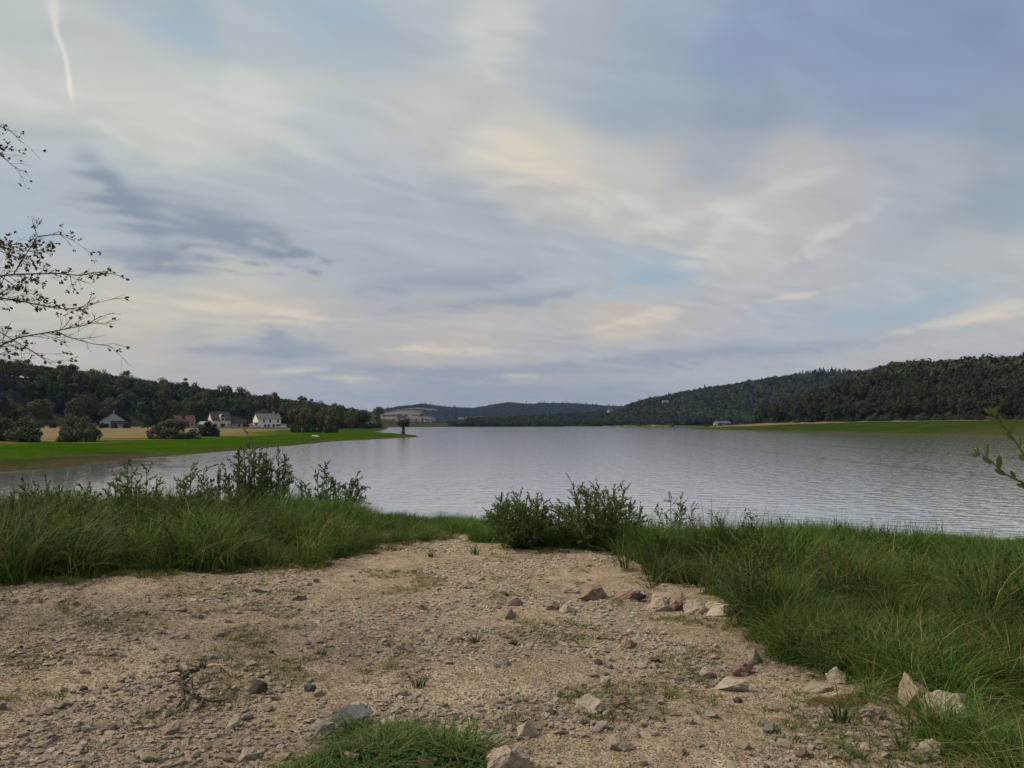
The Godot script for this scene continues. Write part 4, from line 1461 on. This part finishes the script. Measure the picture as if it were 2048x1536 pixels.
func build_woods() -> void:
	var rows := ["front edge", "second row", "third row", "upper row", "skyline"]
	# the wood behind the farmhouses, counted from its lake end
	for row in 5:
		var spots: Array = []
		var x := -84.0 - row * 3.0
		while x > -330.0:
			var back := smoothstep(-330.0, -170.0, x)
			var d := lerpf(352.0, 428.0, back) + row * lerpf(20.0, 17.0, back) + rnd(-6, 6)
			if row > 2 and x > -110.0:
				d += (row - 2) * 60.0
			spots.push_back(Vector2(x + rnd(-2.0, 2.0), d))
			x -= rnd(5.2, 8.2) * (1.0 if row < 4 else 0.9)
		var count := 0
		for p in spots:
			if shore(p.x, p.y) < 2.0:
				continue
			count += 1
			var kind: String = ["broad", "broad", "broad", "broad", "loose", "tall"][rng.randi() % 6]
			var tone: String = ["dark green", "olive green", "dark green", "mid green", "bluish green", "deep green"][rng.randi() % 6]
			if row == 4:
				kind = ["loose", "broad", "broad", "tall"][rng.randi() % 4]
				tone = ["olive green", "dark green", "brownish green"][rng.randi() % 3]
			if row < 3 and p.x < -125.0 and rng.randf() < 0.13:
				kind = "conifer"
				tone = "blackish green"
			if p.x > -150.0 and rng.randf() < 0.35:
				tone = "brownish green"
			var s := rnd(0.95, 1.30) * (1.12 if kind in ["tall", "conifer"] else 1.0)
			if p.x > -112.0:
				s *= 0.85
			var called := "conifer" if kind == "conifer" else "broadleaf_tree"
			make_tree(called, kind, tone, ground(p.x, p.y), Vector3(s, s * rnd(0.9, 1.12), s), "%s %s tree, %s from lake end, %s behind the farmhouses" % [tone, shapes[kind], ordinal(count), rows[row]], "trees of the wood behind the farmhouses")
	# the dark wood across the water on the right
	for row in 5:
		var count := 0
		var along_ := 0.0
		while along_ < 235.0:
			# along the bank from its tip towards the near end
			var a := Vector2(104, 437).lerp(Vector2(118.4, 386), clampf(along_ / 53.0, 0, 1)) if along_ < 53.0 else (Vector2(118.4, 386).lerp(Vector2(155.8, 331), (along_ - 53.0) / 66.5) if along_ < 119.5 else Vector2(155.8, 331).lerp(Vector2(195, 245), (along_ - 119.5) / 94.0))
			var p := a + Vector2(0.84, 0.54) * (39.0 + row * 13.5 + rnd(-2.5, 2.5))
			along_ += rnd(4.6, 7.2)
			var pal := p.x / p.y
			if pal > 0.72 or shore(p.x, p.y) < 20.0:
				continue
			count += 1
			var kind: String = ["broad", "broad", "tall", "broad"][rng.randi() % 4]
			var tone: String = ["deep green", "deep green", "dim green", "deep green", "dim green"][rng.randi() % 5]
			if row == 4 and pal > 0.57 and rng.randf() < 0.2:
				tone = "rusty brown"
			var s := rnd(0.95, 1.2)
			if row == 0:
				kind = "broad" if along_ > 20.0 else "low"
				s *= 0.9
			if along_ < 26.0:
				s *= 0.45 + along_ * 0.018
				if tone == "deep green":
					tone = "dark green"
			make_tree("broadleaf_tree", kind, tone, ground(p.x, p.y) - Vector3(0, 0.5, 0), Vector3(s, s * rnd(0.95, 1.1), s), "%s %s tree, %s from the tip, %s of the dark wood" % [tone, shapes[kind], ordinal(count), rows[row]], "trees of the dark wood across the water")
	# brush that closes the foot of both woods
	var brush := crown_mesh("low")
	var places: Array = []
	var tints: Array = []
	for k in 420:
		var x := -84.0 - rng.randf() * 260.0
		var back := smoothstep(-330.0, -170.0, x)
		var d := lerpf(350.0, 432.0, back) + rng.randf() * 80.0
		if shore(x, d) < 3.0:
			continue
		var s := rnd(0.45, 0.85)
		places.push_back(Transform3D(Basis.from_euler(Vector3(0, rnd(0, TAU), 0)).scaled(Vector3(s, s, s)), ground(x, d)))
		tints.push_back(Color(0.055, 0.068, 0.026) * rnd(0.6, 1.3))
	for k in 380:
		var a := Vector2(104, 437).lerp(Vector2(118.4, 386), rng.randf()) if rng.randf() < 0.25 else Vector2(118.4, 386).lerp(Vector2(200, 240), rng.randf())
		var p := a + Vector2(0.84, 0.54) * (38.5 + 60.0 * pow(rng.randf(), 1.6))
		var s := rnd(0.5, 0.9)
		if shore(p.x, p.y) < 20.0:
			continue
		places.push_back(Transform3D(Basis.from_euler(Vector3(0, rnd(0, TAU), 0)).scaled(Vector3(s, s, s)), ground(p.x, p.y) - Vector3(0, 0.3, 0)))
		tints.push_back(Color(0.055, 0.068, 0.026) * rnd(0.6, 1.3))
	tag(many("undergrowth", brush, mat("brush leaf", Color.WHITE, 0.85, true, 0.15), places, tints, self), "dark undergrowth closing the foot of the woods", "", "", "stuff")


func clump_mesh(pointed: bool) -> ArrayMesh:
	var g := Geo.new()
	for k in 90:
		var out := ball().normalized()
		out.y = absf(out.y) * 1.1 - 0.25
		var at := out * Vector3(4.2, 5.5, 4.2) * pow(rng.randf(), 0.25) + Vector3(0, 5.5, 0)
		if pointed:
			var f := rng.randf()
			var a := rnd(0, TAU)
			at = Vector3(cos(a) * 2.8 * (1.0 - f), 1.0 + f * 14.0, sin(a) * 2.8 * (1.0 - f))
		var face := (out + ball() * 0.6).normalized()
		var along_ := face.cross(ball()).normalized() * rnd(1.3, 2.3)
		g.leaf(at - along_ * 0.5, along_, face.cross(along_).normalized() * rnd(1.2, 2.0), 0.2, Color.WHITE * rnd(0.7, 1.25))
	return g.mesh()


func build_far_forest() -> void:
	var m := mat("forest leaf", Color.WHITE, 0.9, true)
	var round_ := clump_mesh(false)
	var spire := clump_mesh(true)
	var tones := [Color(0.038, 0.055, 0.024), Color(0.055, 0.062, 0.028), Color(0.030, 0.046, 0.022), Color(0.066, 0.058, 0.028), Color(0.044, 0.070, 0.026)]
	var places: Array = [[], [], [], []]
	var tints: Array = [[], [], [], []]
	for k in 9000:   # the ridge across the water
		var d := 975.0 + pow(rng.randf(), 1.3) * 420.0
		var x := rnd(-0.06, 0.72) * d
		var s := shore(x, d)
		if s < 8.0 or is_field(x, d) or (s < 50.0 and x > 40.0 and rng.randf() < 0.9):
			continue
		var pointed := rng.randf() < 0.02 or (absf(x - 525.0) < 34.0 and absf(d - 1300.0) < 60.0)
		var sc := rnd(0.75, 1.2) * (0.85 if pointed else 1.0)
		if x < 200.0:
			sc *= 0.75
		var w := 1 if pointed else 0
		places[w].push_back(Transform3D(Basis.from_euler(Vector3(0, rnd(0, TAU), 0)).scaled(Vector3(sc, sc * rnd(0.85, 1.15), sc)), ground(x, d)))
		tints[w].push_back((tones[rng.randi() % 5] as Color) * rnd(0.7, 1.25) * (1.0 + 0.5 * broad_noise.get_noise_2d(x, d)))
	for k in 17000:   # the hills at the end of the lake
		var d := 2320.0 + rng.randf() * 1400.0
		var x := rnd(-0.24, 0.24) * d
		if is_field(x, d):
			continue
		var pointed := rng.randf() < 0.05
		var sc := rnd(0.9, 1.5) if x / d > -0.085 or d > 3240.0 else rnd(0.45, 0.85)
		var w := 3 if pointed else 2
		places[w].push_back(Transform3D(Basis.from_euler(Vector3(0, rnd(0, TAU), 0)).scaled(Vector3(sc, sc, sc)), Vector3(x, hills(x, d) + 3.0 - 1.5, -d)))
		tints[w].push_back((tones[rng.randi() % 5] as Color) * rnd(0.7, 1.25))
	var t := thing("forest", Vector3.ZERO)
	tag(t, "dark wooded ridge across the water in the middle distance", "", "", "stuff")
	many("trees", round_, m, places[0], tints[0], t)
	many("trees", spire, m, places[1], tints[1], t)
	var f := thing("forest", Vector3.ZERO)
	tag(f, "hazy blue wooded hills far beyond the end of the lake", "", "", "stuff")
	many("trees", round_, m, places[2], tints[2], f)
	many("trees", spire, m, places[3], tints[3], f)
	# the shore foot of the ridge
	var low := crown_mesh("low")
	# the crowns that carry on uphill behind the rows of both woods
	var up: Array = []
	var upt: Array = []
	for k in 2600:
		var q := Vector2.ZERO
		if k % 2:
			q = Vector2(110, 420).lerp(Vector2(262, 150), rng.randf()) + Vector2(0.84, 0.54) * (95.0 + rng.randf() * 90.0)
			if q.x / q.y > 0.80 or behind_wood(q.x, q.y) < 50.0 or q.y - 0.64 * (q.x - 104.0) > 395.0:
				continue
		else:
			q = Vector2(-110.0 - rng.randf() * 280.0, 470.0 + rng.randf() * 90.0)
			if hills(q.x, q.y) < along(left_ridge, q.x) * 0.8 or shore(q.x, q.y) < 15.0:
				continue
		var sc2 := rnd(0.75, 1.15)
		up.push_back(Transform3D(Basis.from_euler(Vector3(0, rnd(0, TAU), 0)).scaled(Vector3(sc2, sc2, sc2)), ground(q.x, q.y)))
		upt.push_back((tones[rng.randi() % 5] as Color) * rnd(0.7, 1.1))
	tag(many("woodland", round_, m, up, upt, self), "closed woodland carrying on uphill behind the nearer rows of trees", "", "", "stuff")
	var p2: Array = []
	var t2: Array = []
	for k in 700:
		var x := rnd(-70.0, 150.0)
		var d := 870.0 + rng.randf() * 130.0
		var s := shore(x, d)
		if s < 4.0 or s > 60.0 or (x > 60.0 and s < 30.0):
			continue
		p2.push_back(Transform3D(Basis.from_euler(Vector3(0, rnd(0, TAU), 0)).scaled(Vector3.ONE * rnd(0.6, 1.5)), ground(x, d)))
		t2.push_back((tones[rng.randi() % 5] as Color) * rnd(0.8, 1.3))
	tag(many("undergrowth", low, m, p2, t2, self), "dark brush along the waterline below the wooded ridge", "", "", "stuff")


func build_meadow_shrubs() -> void:
	var gr := "shrubs standing on the meadow"
	make_tree("willow_shrub", "low", "grey-green", ground(-78.5, 118), Vector3(0.80, 0.92, 0.80), "grey-green willow shrub at the left edge of the meadow", gr, "shrub")
	make_tree("willow_shrub", "low", "grey-green", ground(-73.2, 116), Vector3(0.72, 0.86, 0.72), "grey-green willow shrub joined to the one at the left edge", gr, "shrub")
	make_tree("willow_shrub", "low", "dark green", ground(-83.5, 122), Vector3(0.9, 1.15, 0.9), "darker taller shrub cut by the left edge of the picture", gr, "shrub")
	make_tree("willow_shrub", "low", "grey-green", ground(-66.2, 120), Vector3(0.66, 0.80, 0.66), "pale leaning willow shrub standing alone on the meadow", gr, "shrub")
	make_tree("willow_shrub", "mound", "olive grey", ground(-68.6, 119), Vector3(0.62, 0.9, 0.6), "low dull brush at the foot of the pale leaning willow", gr, "shrub")
	make_tree("round_bush", "mound", "olive grey", ground(-62.0, 141), Vector3(1.62, 1.30, 1.3), "large domed brownish bush on the green before the red-roofed house", gr, "shrub")
	make_tree("round_bush", "mound", "dark green", ground(-65.5, 147), Vector3(0.75, 1.70, 0.8), "greener hump rising behind the large domed bush", gr, "shrub")
	make_tree("round_bush", "mound", "blackish green", ground(-64.8, 165), Vector3(0.92, 1.25, 1.0), "small dark domed bush below the cream house", gr, "shrub")
	make_tree("round_bush", "broad", "dark green", ground(-176, 372), Vector3(0.55, 0.55, 0.55), "rounded tree between the barn and a wall of conifers", gr, "tree")
	make_tree("round_bush", "low", "olive green", ground(-172, 300), Vector3(1.25, 1.35, 1.25), "broad olive bush behind the pale leaning willow", gr, "shrub")
	for k in 10:
		make_tree("hedge_bush", "mound", ["blackish green", "dark green"][k % 2], ground(lerpf(-70.5, -55.0, k / 9.0) + rnd(-0.5, 0.5), lerpf(252, 238, k / 9.0) + rnd(-4.0, 4.0)), Vector3(rnd(0.34, 0.55), rnd(0.55, 1.05), rnd(0.5, 0.7)), "%s dark bush from the left in the hedge right of the white house" % ordinal(k + 1), "hedge by the white house", "hedge")
	for k in 7:
		make_tree("broadleaf_tree", "broad", ["brownish green", "olive green", "dark green"][k % 3], ground(lerpf(-92.0, -63.0, k / 6.0), lerpf(330, 300, k / 6.0)), Vector3.ONE * lerpf(0.92, 0.5, k / 6.0), "%s tree from the left behind the dark hedge right of the white house" % ordinal(k + 1), "trees behind the hedge")
	for k in 6:
		make_tree("broadleaf_tree", "broad" if k % 3 else "tall", ["blackish green", "dark green", "dark green"][k % 3], ground(-252.0 + k * 11.0, 330.0 + (k % 3) * 9.0), Vector3.ONE * (1.32 - 0.05 * k), "%s big dark tree from the left edge standing before the wood" % ordinal(k + 1), "big trees at the left edge of the wood")
	for k in 8:
		make_tree("hedge_bush", "mound", "blackish green", ground(-215.0 + k * 5.6, 352.0), Vector3(0.6, 0.95, 0.6), "%s dark bush from the left in the hedge left of the barn" % ordinal(k + 1), "hedge by the barn", "hedge")
	for k in 5:
		make_tree("conifer", "conifer", "blackish green", ground(-188.0 + k * 4.6, 398.0 + (k % 2) * 5.0), Vector3.ONE * (0.95 - 0.06 * k), "%s dark conifer from the barn in the row beside it" % ordinal(k + 1), "conifers beside the barn")
	var p := make_tree("willow_tree", "pollard", "dim green", ground(-28.9, 205), Vector3(1.08, 1.12, 1.08), "lone pollard willow with a thick dark trunk on the grassy spit", "", "tree")
	p.position.y = maxf(p.position.y, 0.1)
	# bushes on the far green bank
	for s in [[158.0, 965.0, 0.9], [112.0, 445.0, 0.5], [124.0, 470.0, 0.45], [140.0, 500.0, 0.6], [155.0, 520.0, 0.6], [196.0, 945.0, 0.8]]:
		make_tree("willow_shrub", "low", "brownish green", Vector3(s[0], maxf(land(s[0], s[1]), 0.3), -s[1]), Vector3.ONE * s[2], ["first", "second", "third", "fourth", "fifth", "sixth"][int(used.get("willow_shrub", 0)) % 6] + " small round bush along the far green bank before the ridge", "bushes on the far bank", "shrub")
	var stone := solo("stone_slab", rock_mesh(14, Vector3(2.6, 0.7, 1.6), 0.06), stone_material("stone cream", stone_tones["cream"]), ground(-40.8, 160) + Vector3(0, 0.15, 0))
	tag(stone, "pale flat slab lying on the green slope of the spit", "stone")


# ------------------------------------------------------------------ buildings
func house(called: String, label: String, x: float, d: float, yaw: float, size: Vector3, ridge: float, wall: Color, roof: Color, openings: Array, chimneys: Array, lift := 0.0, category := "house") -> Node3D:
	# size: length, eaves height, depth; the front faces the house's own +z
	var at := ground(x, d) + Vector3(0, lift, 0)
	var t := thing(called, at, yaw)
	var l := size.x * 0.5
	var h := size.y
	var w := size.z * 0.5
	var g := Geo.new()
	var a := [Vector3(-l, -1, w), Vector3(l, -1, w), Vector3(l, h, w), Vector3(-l, h, w)]
	var b := [Vector3(-l, -1, -w), Vector3(l, -1, -w), Vector3(l, h, -w), Vector3(-l, h, -w)]
	g.quad(a[0], a[3], a[2], a[1], Color.WHITE)
	g.quad(b[1], b[2], b[3], b[0], Color.WHITE)
	for s in [-1.0, 1.0]:
		var p := [Vector3(l * s, -1, -w * s), Vector3(l * s, h, -w * s), Vector3(l * s, ridge, 0), Vector3(l * s, h, w * s), Vector3(l * s, -1, w * s)]
		g.tri(p[1], p[2], p[3], Color.WHITE)
		g.quad(p[0], p[1], p[3], p[4], Color.WHITE)
	part("wall", g.mesh(), plaster(wall), t)
	var r := Geo.new()
	var over := 0.35
	var slope := Vector2(w, ridge - h)
	var run := slope.length() + over
	for s in [-1.0, 1.0]:
		var ang := atan2(ridge - h, w)
		var mid := Vector3(0, ridge + 0.09, 0) + Vector3(0, -sin(ang), cos(ang) * s) * (run * 0.5)
		var basis_ := Basis(Vector3.RIGHT, ang * s)
		r.box(Transform3D(basis_, mid), Vector3(size.x + 2.0 * over, 0.18, run), Color.WHITE)
	r.tube([Vector3(-l - over, ridge + 0.16, 0), Vector3(l + over, ridge + 0.16, 0)], [0.16, 0.16], 6, Color(0.9, 0.9, 0.9))
	var rf := part("roof", r.mesh(), roofing(roof), t)
	for c in chimneys:
		var q := Geo.new()
		q.box(Transform3D(Basis(), Vector3(c[0], ridge + 0.45, 0)), Vector3(0.7, 1.5, 0.55), Color.WHITE)
		q.box(Transform3D(Basis(), Vector3(c[0], ridge + 1.25, 0)), Vector3(0.85, 0.12, 0.7), Color(0.7, 0.7, 0.7))
		part("chimney", q.mesh(), plaster(c[1]), rf)
	for o in openings:   # [kind, x, y of its middle, width, height, colour]
		var f := Geo.new()
		f.box(Transform3D(Basis(), Vector3(o[1], o[2], w + 0.02)), Vector3(o[3] + 0.24, o[4] + 0.24, 0.10), Color.WHITE)
		var e := part(o[0], f.mesh(), plaster(Color(0.55, 0.53, 0.50)), t)
		var q := Geo.new()
		q.box(Transform3D(Basis(), Vector3(o[1], o[2], w + 0.06)), Vector3(o[3], o[4], 0.06), Color.WHITE)
		part("pane" if o[0] == "window" else "leaf", q.mesh(), mat("opening %s" % str(o[5]), o[5], 0.25), e)
	tag(t, label, category)
	return t


func plaster(c: Color) -> StandardMaterial3D:
	var called := "plaster %s" % str(c)
	if mats.has(called):
		return mats[called]
	var m := mat(called, c, 0.9, true)
	m.uv1_triplanar = true
	m.uv1_scale = Vector3(0.3, 0.3, 0.3)
	if not mats.has("plaster grain"):
		mats["plaster grain"] = noise_tex(fnoise(81, 0.02, 5), 512, [[0.0, Color(0.82, 0.81, 0.79)], [1.0, Color(1, 1, 1)]])
	m.albedo_texture = mats["plaster grain"]
	return m


func roofing(c: Color) -> StandardMaterial3D:
	var called := "roofing %s" % str(c)
	if mats.has(called):
		return mats[called]
	var m := mat(called, c, 0.8, true)
	m.uv1_triplanar = true
	m.uv1_scale = Vector3(0.5, 0.5, 0.5)
	if not mats.has("tile grain"):
		var f := fnoise(83, 0.06, 1, FastNoiseLite.TYPE_CELLULAR)
		f.cellular_return_type = FastNoiseLite.RETURN_CELL_VALUE
		mats["tile grain"] = noise_tex(f, 512, [[0.0, Color(0.70, 0.68, 0.66)], [1.0, Color(1, 1, 1)]])
	m.albedo_texture = mats["tile grain"]
	return m


func slab_roof(parent: Node3D, called: String, at: Vector3, size: Vector3, tilt: Vector3, m: Material) -> void:
	var g := Geo.new()
	g.box(Transform3D(Basis.from_euler(tilt), at), size, Color.WHITE)
	part(called, g.mesh(), m, parent)


func build_houses() -> void:
	var dark := Color(0.02, 0.025, 0.03)
	var slate := Color(0.17, 0.18, 0.20)
	var blue := Color(0.045, 0.055, 0.075)
	# white farmhouse
	var t := house("white_house", "white two-storey farmhouse with grey roof nearest the spit", -126.5, 398, 0.62, Vector3(11.8, 4.9, 8.2), 7.6, Color(0.80, 0.81, 0.82), slate,
		[["window", -2.8, 3.75, 0.9, 1.3, blue], ["window", 0.3, 3.75, 0.9, 1.3, blue], ["window", 4.4, 3.75, 0.9, 1.3, blue], ["door", -2.2, 1.05, 1.0, 2.1, Color(0.12, 0.05, 0.05)], ["door", -0.4, 1.05, 1.0, 2.1, Color(0.13, 0.05, 0.05)], ["door", 2.2, 1.15, 1.0, 2.2, blue], ["window", 4.6, 1.6, 2.2, 0.9, blue]], [[3.4, Color(0.45, 0.42, 0.40)]], 0.2)
	t.set_meta("category", "house")
	slab_roof(t, "lean_to_roof", Vector3(-7.3, 2.55, 1.0), Vector3(4.0, 0.16, 5.5), Vector3(0, 0, 0.34), roofing(Color(0.26, 0.15, 0.12)))
	slab_roof(t, "lean_to_wall", Vector3(-7.0, 0.5, 1.0), Vector3(2.8, 2.9, 5.0), Vector3.ZERO, plaster(Color(0.62, 0.62, 0.62)))
	slab_roof(t, "porch_wall", Vector3(7.4, 0.6, 2.2), Vector3(3.2, 3.0, 3.0), Vector3.ZERO, plaster(Color(0.74, 0.73, 0.70)))
	slab_roof(t, "porch_roof", Vector3(7.4, 2.2, 2.2), Vector3(3.6, 0.16, 3.4), Vector3(0.1, 0, 0), roofing(slate))
	# cream house with dormer
	t = house("cream_house", "cream house with brown roof, dormer and patio left of the white house", -152.0, 400, 0.72, Vector3(9.5, 3.9, 7.6), 8.2, Color(0.66, 0.63, 0.55), Color(0.125, 0.10, 0.10),
		[["window", 0.6, 1.1, 2.6, 2.2, Color(0.03, 0.045, 0.06)], ["window", -3.0, 1.5, 1.0, 1.2, blue], ["door", 3.6, 1.1, 1.0, 2.2, Color(0.25, 0.2, 0.15)]], [], 0.3)
	var g := Geo.new()
	g.box(Transform3D(Basis(), Vector3(0.4, 4.7, 3.2)), Vector3(2.3, 1.9, 2.0), Color.WHITE)
	part("dormer", g.mesh(), plaster(Color(0.66, 0.63, 0.55)), t)
	g = Geo.new()
	g.tube([Vector3(0.4, 5.65, 4.3), Vector3(0.4, 5.65, 1.4)], [1.35, 1.35], 12, Color.WHITE)
	part("dormer_roof", g.mesh(), plaster(Color(0.58, 0.55, 0.50)), t)
	g = Geo.new()
	g.box(Transform3D(Basis(), Vector3(0.4, 4.55, 4.22)), Vector3(1.5, 1.2, 0.06), Color.WHITE)
	part("window", g.mesh(), mat("opening %s" % str(blue), blue, 0.25), t)
	house("stone_annex", "lower dark-roofed annex against the right side of the cream house", -145.0, 404, 0.72, Vector3(5.6, 2.4, 6.4), 5.6, Color(0.42, 0.38, 0.32), Color(0.075, 0.072, 0.08),
		[["door", 0.8, 1.05, 1.2, 2.1, dark], ["window", -1.6, 1.4, 0.8, 0.9, dark]], [], 0.2)
	# red-roofed house
	house("red_house", "old house with a red tiled roof behind the large domed bush", -170.5, 400, 0.62, Vector3(10.2, 2.9, 7.0), 5.9, Color(0.40, 0.36, 0.31), Color(0.20, 0.095, 0.085),
		[["door", 1.2, 1.05, 1.2, 2.1, dark], ["window", -2.4, 1.5, 1.0, 1.1, dark], ["window", 3.6, 1.5, 1.0, 1.1, dark]], [], 0.6)
	house("grey_shed", "small pale grey shed roof between the red and cream houses", -161.0, 402, -0.5, Vector3(5.0, 1.9, 4.2), 3.2, Color(0.34, 0.35, 0.36), Color(0.34, 0.36, 0.39), [["door", 0.0, 0.9, 1.4, 1.8, dark]], [], 0.2)
	# slate-blue barn, gable to the lake
	t = house("blue_barn", "slate-blue gabled barn with a balcony above the straw field", -196.5, 380, 0.47 - PI / 2, Vector3(8.0, 3.0, 11.4), 6.9, Color(0.42, 0.46, 0.52), Color(0.34, 0.37, 0.41), [], [[2.5, Color(0.40, 0.38, 0.36)]], 0.1, "barn")
	var face := 4.06   # the gable's own +x side looks at the lake
	for s in [[0.0, 1.6, 2.4, 6.8, 1.7, Color(0.05, 0.055, 0.07), "balcony_opening"], [0.06, 0.4, 2.4, 6.8, 2.0, Color(0.55, 0.56, 0.54), "lower_wall"], [0.0, 0.5, -3.6, 3.4, 2.6, Color(0.02, 0.022, 0.02), "carport_opening"]]:
		var q := Geo.new()
		q.box(Transform3D(Basis(), Vector3(face + s[0], s[1] + (0.8 if s[6] == "balcony_opening" else 0.0), -s[2])), Vector3(0.08, s[4], s[3]), Color.WHITE)
		part(s[6], q.mesh(), plaster(s[5]), t)
	var q2 := Geo.new()
	q2.box(Transform3D(Basis(), Vector3(face + 0.75, 1.62, -2.4)), Vector3(1.5, 0.16, 7.0), Color.WHITE)
	for k in 6:
		q2.box(Transform3D(Basis(), Vector3(face + 1.42, 2.05, -5.8 + k * 1.36)), Vector3(0.07, 0.75, 0.07), Color.WHITE)
	q2.box(Transform3D(Basis(), Vector3(face + 1.42, 2.45, -2.4)), Vector3(0.09, 0.08, 7.0), Color.WHITE)
	part("balcony", q2.mesh(), plaster(Color(0.42, 0.44, 0.47)), t)
	# low garden wall in front of the farm
	g = Geo.new()
	for k in 12:
		var x := lerpf(-146.0, -112.0, k / 11.0)
		g.box(Transform3D(Basis(Vector3.UP, 0.25), ground(x, 388.0 - k * 0.8) + Vector3(0, 0.35, 0)), Vector3(3.3, 0.9 + rnd(-0.08, 0.08), 0.4), Color.WHITE * rnd(0.9, 1.05))
	tag(solo("garden_wall", g.mesh(), plaster(Color(0.36, 0.31, 0.25))), "low pale garden wall running along the front of the farmhouses", "wall")
	for k in 6:
		make_tree("garden_shrub", "mound", ["dark green", "blackish green", "rusty brown"][k % 3], ground([-131.0, -127.5, -121.5, -138.5, -143.5, -117.5][k], 389.0 - k * 0.3), Vector3.ONE * [0.32, 0.42, 0.36, 0.30, 0.36, 0.34][k], ["small dark shrub by the lean-to of the white house", "bushy dark shrub before the white house gable", "dark shrub before the doors of the white house", "reddish shrub between the cream and white houses", "dark shrub in front of the cream house annex", "reddish shrub by the porch of the white house"][k], "shrubs along the garden wall", "shrub")
	# far village at the end of the lake, and houses on the ridge
	var far := [[-0.172, 2440.0, 0.30], [-0.160, 2470.0, 0.6], [-0.150, 2420.0, 0.2], [-0.137, 2450.0, 0.9], [-0.128, 2500.0, 0.4], [-0.120, 2430.0, 0.1], [-0.111, 2460.0, 0.7], [-0.103, 2520.0, 0.35], [-0.142, 2560.0, 0.5], [-0.117, 2600.0, 0.8]]
	for k in far.size():
		var x: float = far[k][0] * far[k][1]
		house("village_house", "%s pale house from the left in the far village below the fields" % ordinal(k + 1), x, far[k][1], far[k][2], Vector3(15, 5.5, 10), 10, [Color(0.36, 0.34, 0.30), Color(0.30, 0.28, 0.25), Color(0.42, 0.41, 0.39)][k % 3], [Color(0.22, 0.13, 0.10), Color(0.14, 0.14, 0.15)][k % 2],
			[["window", -3.5, 3.4, 1.4, 1.6, dark], ["window", 3.5, 3.4, 1.4, 1.6, dark], ["door", 0, 1.2, 1.4, 2.4, dark]], [], 1.0).set_meta("group", "houses of the far village")
	house("hill_house", "pale house among trees low on the wooded ridge", 153.0, 1200, 0.5, Vector3(8, 4.5, 6), 7.5, Color(0.34, 0.33, 0.30), Color(0.17, 0.15, 0.15), [["window", -2.5, 3.4, 1.2, 1.4, dark], ["window", 2.5, 3.4, 1.2, 1.4, dark], ["door", 0, 1.2, 1.2, 2.3, dark]], [], 5.0)
	house("hill_house", "white house beside a small clearing on the wooded ridge", 240.0, 1205, 0.2, Vector3(9, 5, 7), 8, Color(0.34, 0.35, 0.33), Color(0.20, 0.20, 0.21), [["window", -3, 3.6, 1.2, 1.4, dark], ["window", 3, 3.6, 1.2, 1.4, dark], ["door", 0, 1.2, 1.2, 2.3, dark]], [], 2.0)
	house("long_shed", "long low grey-roofed shed at the foot of the ridge by the dark wood", 250.0, 918, 0.35, Vector3(19, 2.8, 9), 5.2, Color(0.22, 0.21, 0.19), Color(0.15, 0.15, 0.16), [["door", -6, 1.4, 3.0, 2.8, dark], ["door", 4, 1.4, 3.0, 2.8, dark]], [], 1.0, "shed")


func build_paths() -> void:
	for k in 3:
		var g := Geo.new()
		var a: Vector2 = [Vector2(112, 951), Vector2(131, 955), Vector2(170, 962)][k]
		var b: Vector2 = [Vector2(128, 1004), Vector2(150, 1003), Vector2(186, 1004)][k]
		var last := Vector3.ZERO
		var last2 := Vector3.ZERO
		for s in 13:
			var f := s / 12.0
			var p := a.lerp(b, f) + Vector2(3.5 * sin(f * 4.0), 0)
			var l := ground(p.x - 1.7, p.y) + Vector3(0, 0.25, 0)
			var r := ground(p.x + 1.7, p.y) + Vector3(0, 0.25, 0)
			if s > 0:
				g.quad(last, l, r, last2, Color.WHITE * rnd(0.92, 1.05))
			last = l
			last2 = r
		tag(solo("path", g.mesh(), mat("sandy track", Color(0.40, 0.32, 0.21), 0.95, true)), ["sandy track", "second sandy track", "third sandy track"][k] + " climbing the far green bank from the water", "", "", "structure")


# ------------------------------------------------------------------ all of it
func _ready() -> void:
	var cam := Camera3D.new()
	cam.name = "camera"
	cam.fov = 53.0
	cam.near = 0.1
	cam.far = 20000.0
	add_child(cam)
	cam.position = Vector3(0, EYE, 0)
	cam.rotation_degrees = Vector3(2.974, 0, 0)
	cam.current = true
	var around := WorldEnvironment.new()
	around.name = "surroundings"
	var e := Environment.new()
	e.background_mode = Environment.BG_SKY
	e.sky = Sky.new()
	e.sky.sky_material = paint_sky()
	e.background_energy_multiplier = 1.0
	e.tonemap_mode = Environment.TONE_MAPPER_LINEAR
	e.tonemap_exposure = 1.0
	e.fog_enabled = true
	e.fog_density = 0.000055
	e.fog_light_color = Color(0.54, 0.70, 0.95)
	e.sdfgi_enabled = true
	e.ssao_enabled = true
	e.ssil_enabled = true
	around.environment = e
	add_child(around)
	var sun := DirectionalLight3D.new()
	sun.name = "veiled_sun"
	sun.light_color = Color(1.0, 0.93, 0.84)
	sun.light_energy = 1.25
	sun.light_angular_distance = 16.0
	sun.shadow_enabled = true
	sun.rotation_degrees = Vector3(-43.0, -98.0, 0)
	add_child(sun)

	rng.seed = 20240
	broad_noise = fnoise(3, 0.01, 4)
	bump_noise = fnoise(4, 0.6, 4)
	grit_noise = fnoise(6, 6.0, 3)
	shore_noise = fnoise(9, 0.09, 3)
	build_ground()
	build_water()
	build_far_forest()
	build_woods()
	build_meadow_shrubs()
	build_houses()
	build_paths()
	build_grass()
	build_bushes()
	build_overhanging_tree()
	build_stones()
	build_branch()
